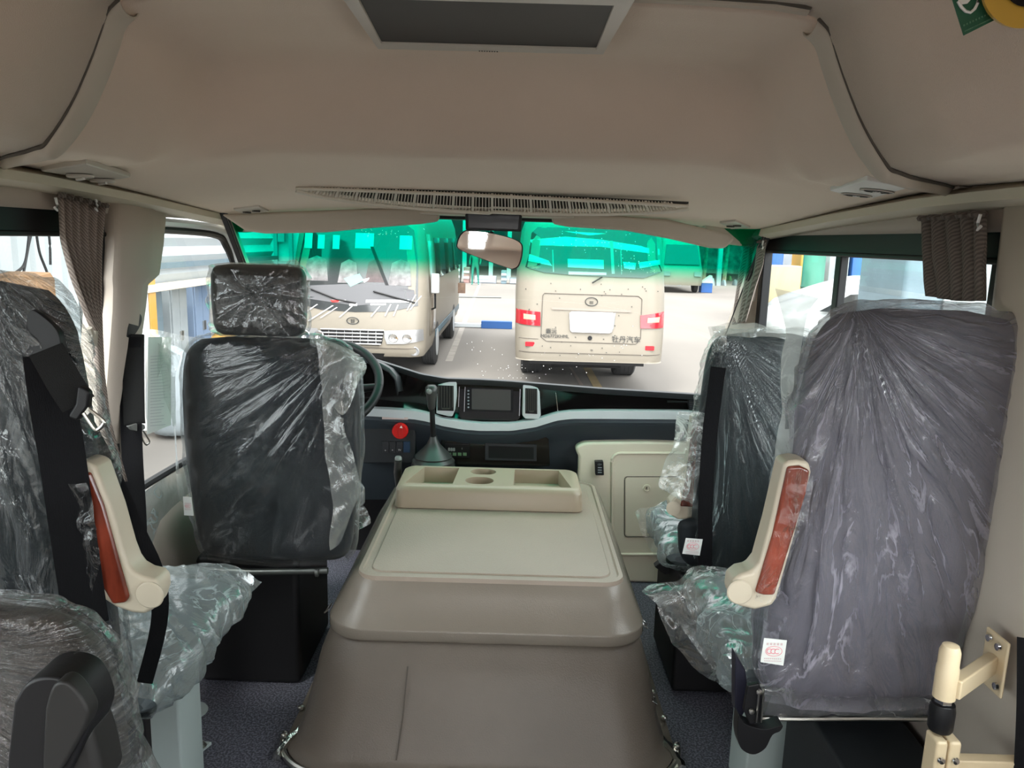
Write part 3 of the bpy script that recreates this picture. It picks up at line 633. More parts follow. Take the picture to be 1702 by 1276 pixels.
# centre air vents
for quad, ins, lab in (([(745, 634), (753, 630), (759, 633), (759, 660), (756, 682), (752, 692), (745, 692), (725, 687), (727, 640)], (727, 640, 754, 682), ''), ([(869, 636), (876, 636), (894, 645), (897, 652), (899, 690), (895, 697), (873, 696), (868, 690)], (873, 645, 893, 687), '')):
    f = plate(quad, 3.022, .03, 'vent_frame', 'silver', bevel=.004, seg=3); f['label'] = 'silver framed centre air vent'
    x0, y0, x1, y1 = ins; plate([(x0, y0), (x1, y0+1), (x1, y1+1), (x0, y1)], 3.0205, .004, 'vent_opening', 'black', f)
    mb = MB()
    for k in range(6): xx = lerp(x0+2, x1-2, k/5); mb.prism(pix([(xx-.5, y0+2), (xx+.6, y0+2), (xx+.6, y1-5), (xx-.5, y1-5)], 3.0170), (0, .004, 0))
    mb.prism(pix([(x0+6, y1-4), (x1-5, y1-4), (x1-7, y1-2), (x0+8, y1-2)], 3.016), (0, .004, 0)); mb.build('louvre', 'ventd', f)
# right end vent and glossy piece
plate([(1143, 660), (1190, 663), (1190, 684), (1146, 682)], 3.015, .02, 'side_vent', 'black', bevel=.002)
mb = MB()
for k in range(6): mb.prism(pix([(1146, 662+k*3.4), (1189, 665+k*3.4), (1189, 666+k*3.4), (1146, 663+k*3.4)], 3.013), (0, .004, 0))
mb.build('louvre', 'dash', t)
P = pix([(921, 639), (924, 655), (926, 672), (928, 694)], 3.038); MB().tube(P, .0012, 6).build('joint_line', 'chrome', t)
# instrument hood behind the wheel
rows = []
for k in range(13):
    a = math.pi*k/12; c = Vector((-.60-.24*math.cos(a), 2.90, .80+.135*math.sin(a)**.6)); rows.append([c+Vector((0, 0, 0)), c+Vector((0, .01, .012)), c+Vector((0, .14, -.01))])
MB().grid(rows).build('instrument_hood', 'dashtop', t, solid=.006)
# lower left switch block
plate([(600, 700), (690, 704), (692, 770), (602, 770)], 3.035, .03, 'switch_panel', 'dashtop', bevel=.006)
plate([(635, 692), (678, 693.5), (678, 697.5), (635, 696.5)], 3.012, .004, 'warning_label', 'pinkp')
kb = MB().lathe(at(665, 716, 3.0), [(.001, -.012), (.029, -.012), (.0325, -.006), (.0325, .010), (.024, .034)], 'y', 32).build('emergency_knob', 'red', t, fix=True)
kb['label'] = 'round red emergency knob'
MB().prism(pix([(660, 704), (668, 703.5), (671, 728), (662, 729)], 2.976), (0, .006, 0)).build('grip_bar', mat('red_grip', (.5, .012, .01), .3), kb, bevel=.002)
MB().prism(pix([(664, 711), (667, 707), (669, 711.5)], 2.9745), (0, .002, 0)).build('arrow_mark', 'white', kb)
for k, (g, m_) in enumerate((('o', 'switchk'), ('=', 'switchk'), ('TV', 'switchk'), (':', 'switchb'))):
    x0 = 635+k*11.8; sw = plate([(x0, 734), (x0+11, 734.3), (x0+11, 752.3), (x0, 752)], 3.022, .014, 'rocker_switch', m_, bevel=.0015)
    if k < 3: text(g, .010, facing(at(x0+5.5, 748, 3.0205)), 'white', sw, 'switch_mark')
# air conditioning control and slot
plate([(733, 718), (790, 728), (850, 731), (880, 722), (905, 725), (912, 733), (914, 775), (733, 772)], 3.052, .03, 'centre_panel', 'gloss', bevel=.004)
ac = plate([(738, 736), (781, 738), (781, 762), (738, 760)], 3.046, .01, 'climate_panel', 'screen', bevel=.002)
text('888', .020, facing(at(750.5, 747, 3.0445)), 'seg', ac, 'digit_display')
for k in range(4): MB().prism(pix([(744+k*8.5, 752), (750+k*8.5, 752.3), (750+k*8.5, 757.3), (744+k*8.5, 757)], 3.0448), (0, .001, 0)).build('key', 'keyg', ac)
text('::', .012, facing(at(768, 745, 3.0445)), 'seg', ac, 'indicator_mark')
sl = plate([(806, 736), (892, 739), (892, 767), (806, 765)], 3.046, .01, 'storage_slot', 'dashtop', bevel=.003)
plate([(812, 741), (887, 743), (887, 763), (812, 761)], 3.0445, .004, 'slot_opening', 'voidb', sl)
plate([(899, 720), (912, 730), (914, 772), (900, 770)], 3.050, .003, 'joint_face', 'gloss')
# ------------------------------------------------ cream cupboard under the dash, right
t = thing('cupboard_panel', 'cream moulded panel with recessed locker door below the right dashboard', 'panel', (.6, 3.045, 0))
o_ = cat(pix([(962, 760), (957, 745), (968, 737), (990, 735), (1080, 734), (1160, 736), (1210, 738)], 3.025), 26)
bt = [Vector((p.x, 3.025, 0.0)) for p in (o_[-1], o_[0])]
MB().prism(o_+bt, (0, .05, 0)).build('panel', 'cream', t, bevel=.012, seg=3)
rp = pix(rr_pix(1017, 753, 1180, 921, 14, 0), 3.024); MB().tube(rp+[rp[0]], .006, 8).build('moulding', 'cream', t)
dr = MB().prism(pix(rr_pix(1039, 793, 1165, 891, 5, 0), 3.022), (0, .006, 0)).build('locker_door', 'cream', t, bevel=.002)
dp_ = pix(rr_pix(1038, 792, 1166, 892, 5, 0), 3.023); MB().tube(dp_+[dp_[0]], .0018, 6).build('door_gap', 'seam', dr)
MB().lathe(at(1075, 811, 3.022), [(.016, 0), (.016, -.005), (.011, -.006), (.010, -.003), (.001, -.003)], 'y', 24).build('lock', 'cream', dr)
MB().box(at(1075, 811, 3.016), (.003, .003, .010)).build('key_slot', 'seam', dr)
so = MB().prism(pix([(989, 767), (1003, 767), (1004, 790), (990, 790)], 3), (0, .03, 0)).build('socket', 'black', t, bevel=.003)
text('12V', .011, facing(at(996.5, 772, 2.998)), 'ink', so, 'socket_mark')
mb = MB()
for k in range(3): mb.box(at(997, 777+k*4, 2.999), (.016, .002, .004))
mb.build('socket_slot', 'ink', so)
# ------------------------------------------------ steering wheel
wc = Vector((-.615, 2.72, .868)); t = thing('steering_wheel', 'black steering wheel half hidden behind the driver seat', 'steering wheel', wc)
Rw = Matrix.Rotation(math.radians(-62), 3, 'X')      # wheel plane tipped towards the driver
def wp(r, a, h=0): v = Vector((r*math.cos(a), r*math.sin(a), h)); v = Matrix.Rotation(math.radians(38), 3, 'X') @ v; return wc+v
R_ = .215; ring = [wp(R_, 2*math.pi*k/60) for k in range(61)]
MB().tube(ring, .0165, 12, False).build('rim', 'black', t)
for a in (0, math.pi, -math.pi/2): MB().tube([wp(.04, a, -.03), wp(.13, a, -.02), wp(R_, a)], [.028, .018, .012], 10).build('spoke', 'black', t)
v0 = wp(0, 0, -.04); MB().grid([[wp(r, 2*math.pi*k/28, h) for k in range(28)] for r, h in ((.03, -.07), (.075, -.05), (.082, -.03), (.07, -.012), (.001, -.006))], True, False).build('hub', 'black', t)
MB().tube([wp(0, 0, -.05), wp(0, 0, -.22)], .028, 12).build('column', 'black', t)
# ------------------------------------------------ gear lever and hand brake
g0 = at(720, 778, 2.96); t = thing('gear_lever', 'tall gear lever with round black knob and rubber boot before the dash', 'gear lever', g0)
b = at(720, 772, 2.985); prof = [(.088, -.06), (.088, .0), (.084, .012), (.086, .018), (.074, .030), (.076, .036), (.060, .052), (.046, .066), (.028, .085), (.018, .105), (.014, .12)]
MB().lathe(b, prof, 'z', 32).build('boot', 'rubberg', t)
MB().tube([b+Vector((0, 0, .10)), at(719, 700, 2.97), at(718, 676, 2.965)], [.012, .0105, .010], 12).build('shaft', 'black', t)
kc = at(717, 676, 2.965); MB().lathe(kc, [(.010, -.01), (.015, .0), (.017, .02), (.0205, .045), (.0245, .062), (.024, .078), (.016, .087), (.001, .089)], 'z', 24).build('knob', 'rubberg', t)
MB().lathe(kc+Vector((-.006, -.016, .066)), [(.001, -.010), (.010, -.0085), (.014, .0)], 'y', 20).build('shift_pattern_cap', 'silverd', t)
t = thing('hand_brake_lever', 'short black lever left of the beige caddy', 'lever', at(665, 790, 2.9))
MB().tube([at(663, 812, 2.92), at(661, 785, 2.88), at(662, 764, 2.85)], [.012, .016, .014], 12).build('grip', 'rubberg', t)
MB().lathe(at(662, 763, 2.85), [(.014, -.002), (.014, .006), (.010, .012), (.001, .013)], 'z', 16).build('cap', 'silverd', t)
# ================================================================== ENGINE COVER
t = thing('engine_cover', 'large taupe leather engine cover box between the front seats', 'engine cover', (.02, 2.4, 0))
def rsec(cx_, Y0, Y1, hw, z, r, n=8, taper=0):
    return [Vector((x, y, z)) for (x, y) in rrect(cx_, (Y0+Y1)/2, hw, (Y1-Y0)/2, r, n)]
def dense(rows, k=3):
    R = []
    for i in range(len(rows)-1):
        for j in range(k): R.append([a.lerp(b, j/k) for a, b in zip(rows[i], rows[i+1])])
    return R+[rows[-1]]
rows = [rsec(.02, 1.80, 3.01, .545, .0, .16), rsec(.02, 1.80, 3.01, .545, .008, .16), rsec(.02, 1.825, 3.01, .522, .018, .15), rsec(.02, 1.845, 3.01, .507, .05, .14), rsec(.02, 1.885, 3.01, .490, .13, .14), rsec(.02, 1.935, 3.01, .472, .22, .13), rsec(.022, 1.985, 3.01, .450, .285, .12), rsec(.022, 2.01, 3.01, .44, .31, .12)]
rows = dense(rows, 4)
for r_ in rows:
    for p in r_:
        if p.y < 2.9 and .05 < p.z < .29:
            q = Vector((p.x*5, 0, p.z*2.2)); p.y -= .006*noise.noise(q)+.004*abs(noise.noise(q*2.4)); p.x += .004*noise.noise(q+Vector((0, p.y*6, 4)))
MB().grid(rows, True, True).build('base_cover', 'leather', t)
for x_ in (-.20,): MB().tube([(x_, 1.828, .03), (x_+.01, 1.87, .12), (x_+.015, 1.935, .24)], .002, 6).build('stitched_seam', 'leatherd', t)
rows = [rsec(.025, 1.975, 3.01, .452, .290, .11), rsec(.025, 1.970, 3.01, .457, .300, .115), rsec(.025, 1.972, 3.01, .456, .325, .115), rsec(.025, 1.985, 3.01, .450, .336, .11), rsec(.027, 2.005, 3.01, .438, .358, .10), rsec(.03, 2.028, 3.01, .418, .40, .09), rsec(.032, 2.045, 3.01, .398, .432, .07), rsec(.032, 2.058, 3.005, .387, .442, .06)]
MB().grid(rows, True, True).build('lid', 'lid', t, bevel=.004)
# top tray: raised rim, ribbed mat
rows = [rsec(.034, 2.05, 2.98, .388, .436, .06), rsec(.034, 2.053, 2.98, .385, .448, .058), rsec(.034, 2.066, 2.975, .374, .449, .05), rsec(.034, 2.070, 2.972, .370, .443, .048), rsec(.034, 2.09, 2.96, .352, .443, .04), rsec(.034, 2.093, 2.96, .349, .447, .04), rsec(.034, 2.10, 2.95, .343, .447, .035)]
MB().grid(rows, True, True).build('top_tray', 'tray', t)
for s_ in (-1, 1):       # crumpled heat foil and fixings along the foot
    P = []
    for k in range(60):
        u = k/59; y = lerp(1.85, 2.85, u); P.append(Vector((.02+s_*(.548-.05*sm(0, .2, u)+.004*noise.noise(Vector((u*40, s_, 0)))), y+0, .012+.05*sm(0, .4, u)*0+.010*abs(noise.noise(Vector((u*60, 3, s_)))))))
    MB().tube(P, [.012+.006*noise.noise(Vector((k*.9, s_, 4))) for k in range(60)], 7).build('foil_edge', 'foil', t)
    P = [Vector((.02+s_*(.40+.155*math.sin(a)), 1.955-.165*math.cos(a), .010)) for a in [math.pi/2*k/14 for k in range(15)]]
    MB().tube(P, .009, 8).build('edge_bead', 'steel', t)
    for k in range(3):
        p = Vector((.02+s_*(.548-.01*k), 1.93+.13*k, .02)); MB().lathe(p, [(.010, 0), (.010, .006), (.006, .009), (.001, .009)], 'z', 8).build('bolt', 'steel', t)
for (x_, y_, z_) in ((.477, 2.06, .325), (-.437, 2.10, .325), (.487, 2.10, .20), (.47, 2.42, .325), (.503, 1.99, .13)):
    s_ = 1 if x_ > 0 else -1; cl = MB().tube([(x_, y_-.015, z_), (x_+s_*.012, y_-.015, z_-.01), (x_+s_*.012, y_+.02, z_-.01), (x_, y_+.02, z_), (x_, y_-.015, z_)], .0022, 6); cl.build('clasp', 'chrome', t)
for k in range(5): MB().lathe((-.25+k*.13, 1.806, .012), [(.007, 0), (.007, -.004), (.001, -.005)], 'y', 10).build('bolt', 'steel', t)
# caddy on top
t = thing('storage_caddy', 'beige storage tray with two cup holders on the engine cover', 'storage tray', (.0, 2.76, .449))
z0, z1 = .4492, .528
def box_sec(Y0, Y1, hw, z, r): return [Vector((x+.008, y, z)) for (x, y) in rrect(0, (Y0+Y1)/2, hw, (Y1-Y0)/2, r, 6)]
outer = [box_sec(2.618, 2.89, .338, z0, .03), box_sec(2.624, 2.89, .336, z0+.06, .035), box_sec(2.632, 2.885, .330, z1-.005, .04), box_sec(2.640, 2.88, .322, z1, .04)]
me = MB().grid(outer, True, True); body = me.build('body', 'caddy', t)
def cutter(pts, dz):
    c = MB().prism([Vector((x, y, z1-dz)) for x, y in pts], (0, 0, .2)).build('c', 'caddy'); return c
cuts = [cutter([(-.295, 2.665), (-.285, 2.72), (-.25, 2.865), (-.115, 2.865), (-.125, 2.665)], .062), cutter([(.095, 2.67), (.10, 2.865), (.27, 2.865), (.305, 2.66)], .055),
        cutter([(-.02+x*1.0, 2.715+y) for x, y in rrect(-.01, 0, .052, .042, .041, 8)], .06), cutter([(-.02+x, 2.825+y) for x, y in rrect(0, 0, .048, .036, .035, 8)], .06)]
for c in cuts:
    md = body.modifiers.new('cut', 'BOOLEAN'); md.object = c; md.operation = 'DIFFERENCE'; md.solver = 'EXACT'
dg = bpy.context.evaluated_depsgraph_get(); dg.update(); nm_ = bpy.data.meshes.new_from_object(body.evaluated_get(dg)); body.modifiers.clear(); body.data = nm_
for c in cuts: bpy.data.objects.remove(c)
for p in body.data.polygons: p.use_smooth = True
body.data.set_sharp_from_angle(angle=math.radians(32))
md = body.modifiers.new('b', 'BEVEL'); md.width = .003; md.segments = 2; md.limit_method = 'ANGLE'; md.angle_limit = math.radians(40)
# ================================================================== SEATS
BP = [(0, .84, .55), (.012, .90, .75), (.03, .95, .9), (.08, .985, 1), (.2, 1, 1), (.5, 1, 1), (.75, .99, .95), (.86, .965, .88), (.92, .93, .80), (.96, .86, .66), (.985, .76, .48), (.997, .60, .25), (1, .40, .08)]
def _unit(ar, n, e):
    P = [(math.copysign(abs(math.cos(t))**(2/e), math.cos(t))*ar, math.copysign(abs(math.sin(t))**(2/e), math.sin(t))) for t in [2*math.pi*k/720 for k in range(721)]]
    L_ = [0]
    for a, b in zip(P, P[1:]): L_.append(L_[-1]+math.hypot(b[0]-a[0], b[1]-a[1]))
    out = []; j = 0
    for k in range(n):
        t = L_[-1]*k/n
        while L_[j+1] < t: j += 1
        u = (t-L_[j])/max(1e-9, L_[j+1]-L_[j]); out.append((lerp(P[j][0], P[j+1][0], u)/ar, lerp(P[j][1], P[j+1][1], u)))
    return out
_uc = {}
def sect(cx_, cyy, z, hw, ht, n=48, e=3.4):
    key = (n, e, round(math.log(max(.2, min(12, hw/max(ht, 1e-4)))), 0))
    if key not in _uc: _uc[key] = _unit(4.0, n, e)
    return [Vector((cx_+hw*a, cyy+ht*b, z)) for a, b in _uc[key]]
def back(v, cx_, Yb, zb, zt, w_, th, lean, wb=1.0, n=48):
    wf = pw(v, [(a, b) for a, b, c in BP]); tf = pw(v, [(a, c) for a, b, c in BP]); taper = lerp(wb, 1, sm(0, .6, v))
    return sect(cx_, Yb+lean*v, lerp(zb, zt, v), w_/2*wf*taper, th/2*tf, n)
def ridge(x): return (1-min(1, abs(x)*2.2))**2
def cover(args, ex, amp, g, seed=0, vb=-.02, k=4.5, n=150, m_=100, flare=0, crn=.35, rk=1.3):
    cx_, Yb, zb, zt, w_, th, lean, wb = args; rows = []; uvs = []
    vs = [vb+(1-vb)*(1-(1-i/m_)**1.6) for i in range(m_+1)]
    for v in vs:
        vv = max(0, v); r = back(vv, cx_, Yb, zb, zt, w_, th, lean, wb, n); row = []
        for p in r:
            p = Vector(p); p.z = lerp(zb, zt, v); c_ = Vector((cx_, Yb+lean*v, p.z)); o_ = (p-c_); L_ = o_.length; o_ = o_/max(L_, .01)
            dx, dz = p.x-cx_-g[0]*w_, g[1]*(zt-zb)+zb-p.z; th_ = math.atan2(dx, dz+.02); rr = math.hypot(dx, dz)
            side = 1 if o_.y > 0 else 0
            q = Vector((th_*k, rr*rk, seed+side*7)); fold = (ridge(noise.noise(q))*.9+ridge(noise.noise(Vector((q.x*1.9+5, q.y, q.z))))*.4)*max(.22, math.cos(th_*.9))
            q2 = Vector((p.x*11, p.z*11, seed+p.y*9)); cr = abs(noise.noise(q2))+.5*abs(noise.noise(q2*2.2))
            edge = .35+.65*min(1, rr*3.2)
            d = ex+amp*(fold*edge+crn*cr)+flare*sm(.25, 0, v)*(.4+abs(noise.noise(Vector((p.x*14, seed, v*3)))))
            up = sm(.9, 1, v)*(ex+amp*cr)
            row.append(p+o_*d+Vector((0, 0, up))); uvs.append((th_*1.6+side*5, rr*2.2+seed))
        rows.append(row)
    mb = MB().grid(rows, True, False).add(rows[-1], [tuple(range(n))]); mb.uvs = uvs+uvs[-n:]; return mb
def cushion(root, cx_, Y0, Y1, z, w_, h, m_, film_, seed=1, amp=.012, ex=.006):
    rows = []
    for i in range(15):
        t = i/14; f_ = (1-abs(2*t-1)**6)**.5 if 0 < t < 1 else .25; rows.append([Vector((cx_+(p.x), lerp(Y0, Y1, t), z+p.y)) for p in [Vector((a.x, a.y, 0)) for a in sect(0, 0, 0, w_/2*(.9+.1*f_), h/2*f_, 36, 3.4)]])
    MB().grid(rows, True, True).build('seat_cushion', m_, root)
    if film_:
        rows = []
        for i in range(61):
            t = i/60; f_ = max(.35, (1-abs(2*t-1)**6)**.5 if 0 < t < 1 else .3); row = []
            for a in sect(0, 0, 0, w_/2*(.9+.1*f_), h/2*f_, 100, 3.4):
                p = Vector((cx_+a.x, lerp(Y0, Y1, t), z+a.y)); o_ = Vector((a.x*.5, 0, a.y)).normalized()
                q = Vector((p.x*9+p.y*6, p.y*4, seed)); fold = ridge(noise.noise(q))+.5*ridge(noise.noise(q*2.3)); row.append(p+o_*(ex+amp*fold+amp*.4*abs(noise.noise(p*25))))
            rows.append(row)
        MB().grid(rows, True, False).build('plastic_cover', film_, root)
def tagp(root, pts, Y, lines=True, seed=0):
    P = pix(pts, Y); o = MB().prism(P, (0, .0008, 0)).build('paper_tag', 'paper', root, smooth=False); o['label'] = 'white certification tag'
    c = sum(P, Vector())/4; w_ = (P[1]-P[0]).length
    for k in (-1, 0, 1): MB().tube([c+Vector((k*w_*.17-w_*.02+w_*.11*math.cos(a), -.0006, w_*.11*math.sin(a)+w_*.02)) for a in [.9+(4.5)*j/10 for j in range(11)]], w_*.018, 5).build('circle_mark', 'pink', o)
    MB().tube([c+Vector((w_*.36*math.cos(a), -.0006, w_*.23*math.sin(a)+w_*.02)) for a in [2*math.pi*j/24 for j in range(25)]], w_*.012, 5, False).build('circle_mark', 'pink', o)
    mb = MB()
    for k in range(5): mb.box(c+Vector((w_*(-.3+.15*k), -.0006, w_*.36)), (w_*.09, .0004, w_*.10))
    for k in range(9): mb.box(c+Vector((w_*(-.36+.085*k), -.0006, -w_*.33)), (w_*.055, .0004, w_*.055))
    for k in range(11): mb.box(c+Vector((w_*(-.36+.07*k), -.0006, -w_*.44)), (w_*.045, .0004, w_*.045))
    mb.build('printed_line', 'pinkf', o)
    return o
# ---- driver seat
t = thing('driver_seat', 'black driver seat with headrest, wrapped in clear plastic', 'seat', (-.61, 2.3, 0))
DA = (-.607, 2.165, .455, 1.112, .505, .125, -.01, .90)
MB().grid([back(i/60, *DA) for i in range(61)], True, True).build('backrest', 'seat', t)
cover(DA, .006, .012, (.46, .99), 3, k=4, flare=.01, crn=.3, rk=.8).build('plastic_cover', 'film', t)
HA = (-.636, 2.165, 1.116, 1.313, .262, .085, -.005, .96)
rows = []
HP = [(0, .80, .5), (.05, .92, .8), (.15, .97, 1), (.5, 1, 1), (.85, .985, .95), (.94, .94, .8), (.98, .86, .55), (1, .6, .2)]
def head(v, ex=0, n=48): return sect(HA[0], HA[1], lerp(HA[2]-ex, HA[3]+ex, v), HA[4]/2*pw(v, [(a, b) for a, b, c in HP])+ex, HA[5]/2*pw(v, [(a, c) for a, b, c in HP])+ex, n, 4.5)
hr = MB().grid([head(i/40) for i in range(41)], True, True).build('headrest', 'seatk', t); hr['label'] = 'square black leather headrest'
rows = []
for i in range(71):
    v = i/70; row = []
    for p in head(v, .004, 130):
        dx, dz = p.x-HA[0]+.0, p.z-1.235; th_ = math.atan2(dx, dz); q = Vector((math.cos(th_)*2.2, math.sin(th_)*2.2, 2+math.hypot(dx, dz)*3)); fo = ridge(noise.noise(q*1.6)); o_ = (p-Vector((HA[0], HA[1], p.z))).normalized()
        row.append(p+o_*(.002+.009*fo+.006*abs(noise.noise(p*22))))
    rows.append(row)
MB().grid(rows, True, True).build('plastic_cover', 'filmh', t)
for x_ in (-.70, -.57): MB().tube([(x_, 2.165, 1.08), (x_, 2.165, 1.13)], .007, 10).build('headrest_post', 'chrome', t)
cushion(t, -.66, 2.20, 2.66, .50, .42, .13, 'seat', 'filmg', 4)
MB().box((-.72, 2.40, .21), (.32, .38, .42)).build('seat_base', 'black', t, bevel=.02)
MB().tube([at(300, 945, 2.14), at(420, 950, 2.14), at(545, 948, 2.14)], .010, 10).build('slide_rail', 'steelm', t)
MB().lathe(at(527, 951, 2.13), [(.013, -.004), (.013, .004), (.001, .006)], 'x', 12).build('rail_knob', 'steelm', t)
ruled(pix([(515, 558), (548, 566), (575, 580), (607, 603)], 2.13), pix([(520, 640), (545, 660), (570, 690), (588, 660)], 2.11), 40, 20, .012, 14, 3).build('loose_film', 'filmw', t, fix=False)
ruled(pix([(560, 570), (607, 603), (590, 645), (572, 700), (590, 770), (598, 815), (585, 850), (566, 905)], 2.12), pix([(520, 560), (530, 600), (535, 650), (538, 720), (545, 780), (550, 820), (552, 860), (548, 915)], 2.09), 50, 16, .016, 12, 8).build('loose_film', 'filmw', t, fix=False)
ruled(pix([(480, 432), (497, 437), (500, 480), (502, 540), (504, 568)], 2.17), pix([(470, 445), (488, 460), (492, 500), (494, 540), (488, 572)], 2.15), 30, 6, .008, 18, 2).build('loose_film', 'filmw', t, fix=False)
ruled(pix([(230, 548), (260, 547), (300, 556), (350, 562)], 2.22), pix([(262, 630), (275, 600), (298, 585), (330, 575)], 2.16), 30, 16, .010, 12, 5).build('loose_film', 'filmv', t, fix=False)
ruled(pix([(232, 552), (262, 632), (285, 690), (291, 760), (300, 830)], 2.20), pix([(300, 590), (292, 630), (292, 690), (296, 760), (310, 840)], 2.15), 30, 10, .010, 12, 6).build('loose_film', 'filmv', t, fix=False)
ruled(pix([(555, 850), (585, 835), (612, 845), (616, 870)], 2.25), pix([(548, 900), (565, 905), (580, 895), (600, 880)], 2.2), 24, 12, .02, 20, 9).build('loose_film', 'filmg', t, fix=False)
tagp(t, [(304, 825), (318, 826), (322, 857), (306, 856)], 2.085)
# ---- window seat on the left and on the right
LA = (-.765, 1.235, .56, 1.318, .355, .10, -.07, .97)
t = thing('passenger_seat', 'dark wrapped passenger seat with raised armrest by the left window', 'seat', (-.79, 1.5, 0), 'wrapped passenger seats')
MB().grid([back(i/60, *LA) for i in range(61)], True, True).build('backrest', 'seat', t)
cover(LA, .008, .022, (.1, 1.0), 11, k=4.5, flare=.01, crn=.2, rk=.7).build('plastic_cover', 'filml', t)
cushion(t, -.76, 1.30, 1.80, .52, .36, .11, 'seatc', 'filmc', 2, .02, .01)
A = pix([(232, 936), (300, 934), (372, 934), (405, 945), (441, 962)], 1.80); B = pix([(225, 1165), (262, 1150), (300, 1128), (352, 1080), (385, 1025)], 1.72)
ruled(A, B, 50, 36, .028, 9, 4).build('loose_film', 'filmc', t, fix=False)
ruled(pix([(205, 1015), (232, 1010), (255, 990)], 1.3), pix([(208, 1138), (222, 1140), (236, 1120)], 1.3), 20, 16, .01, 18, 4).build('loose_film', 'film', t, fix=False)
mb = MB(); mb.prism([(-.815, 1.70, 0), (-.715, 1.70, 0), (-.70, 1.74, 0), (-.70, 1.80, 0), (-.815, 1.80, 0)], (0, 0, .46)); mb.build('pedestal', 'legp', t, bevel=.006)
MB().prism([onz(268, 1300, .012), onz(352, 1232, .012), onz(300, 1228, .012), onz(250, 1290, .012)], (0, 0, -.010)).build('foot_plate', 'legp', t, bevel=.002)
MB().lathe(onz(333, 1240, .014), [(.017, 0), (.017, .003), (.011, .004), (.011, .013), (.001, .015)], 'z', 8).build('bolt', 'steel', t)
MB().lathe(onz(318, 1182, .0), [(.001, .004), (.045, .004), (.047, 0)], 'z', 28).build('floor_flange', 'legp', t)
pl = MB().prism(pix([(214, 1150), (226, 1134), (250, 1150), (292, 1140), (262, 1168), (238, 1203), (222, 1204)], 1.45), (0, .006, 0)).build('bracket_plate', 'legp', t, bevel=.002)
MB().lathe(at(226, 1184, 1.448), [(.005, -.001), (.001, -.0012)], 'y', 12).build('hole', 'black', pl)
MB().prism(pix([(196, 1206), (216, 1150), (240, 1200), (244, 1268), (205, 1276)], 1.40), (0, .03, 0)).build('recliner_cover', 'black', t, bevel=.006)
# raised armrests
def armrest(root, shell, wood, Y, piv, lens, film_):
    sh = MB().prism(pix(shell, Y), (0, .05, 0)).build('armrest', 'caddyl', root, bevel=.008, seg=3); sh['label'] = 'raised cream armrest'
    MB().prism(pix(wood, Y-.006), (0, .02, 0)).build('wood_inlay', 'wood', sh, bevel=.005, seg=3)
    MB().lathe(at(piv[0], piv[1], Y-.002), [(.021, .002), (.0225, -.002), (.0205, -.004), (.001, -.005)], 'y', 32).build('pivot_cap', 'caddyl', sh)
    if film_:
        MB().grid([[p+Vector((0, -.006-.01*abs(noise.noise(p*30)), 0)) for p in r] for r in [[a.lerp(b, j/8) for j in range(9)] for a, b in zip(cat(pix(film_[0], Y-.012), 40), cat(pix(film_[1], Y-.012), 40))]]).build('armrest_film', 'filma', sh, fix=False)
armrest(t, [(118, 772), (136, 767), (152, 770), (160, 778), (186, 850), (204, 915), (213, 938), (222, 950), (236, 958), (254, 962), (263, 970), (264, 990), (257, 1012), (240, 1022), (218, 1020), (190, 1010), (160, 990)], [(120, 790), (148, 785), (170, 840), (213, 994), (207, 1003), (186, 1005), (162, 965), (140, 880)], 1.15, (250, 988), None, ([(118, 800), (122, 860), (135, 920), (155, 985)], [(148, 800), (158, 830), (164, 870), (172, 930)]))
# belt on the left seat
b = thing('seat_belt', 'black seat belt with steel tongue hanging over the left seat shoulder', 'seat belt', at(80, 560, 1.12))
MB().prism(cat(pix([(46, 520), (58, 516), (92, 545), (101, 572), (98, 600), (70, 604), (55, 590), (40, 580), (46, 520)], 1.13), 40)[:-1], (0, .05, 0)).build('shoulder_guide', 'black', b, bevel=.008)
ribbon(pix([(76, 580, 1.12), (90, 605, 1.11), (110, 640, 1.10), (131, 672, 1.10)], 1), .047).build('webbing', 'blackw', b)
ribbon(pix([(78, 590), (90, 680), (104, 760), (118, 860), (135, 975), (145, 1040)], 1.125), .062).build('webbing', 'blackm', b)
ribbon(pix([(133, 690), (158, 735), (196, 812), (228, 885), (254, 940, 1.24), (266, 990, 1.26), (262, 1050, 1.29), (240, 1135, 1.30)], 1.225), .028).build('webbing', 'blackm', b)
MB().prism(pix([(128, 641), (140, 645), (148, 652), (146, 676), (128, 700), (113, 694), (114, 688), (124, 672)], 1.085), (0, .014, 0)).build('tongue_grip', 'black', b, bevel=.004)
q = pix([(139, 686), (148, 680), (171, 698), (172, 705), (164, 713), (157, 712)], 1.088)
MB().tube(cat([q[0], q[5], q[4], q[3], q[2], q[1]], 24), .0028, 8).build('tongue', 'steel', b)
MB().prism(pix([(136, 684), (146, 676), (152, 682), (143, 692)], 1.088), (0, .003, 0)).build('tongue', 'steel', b)
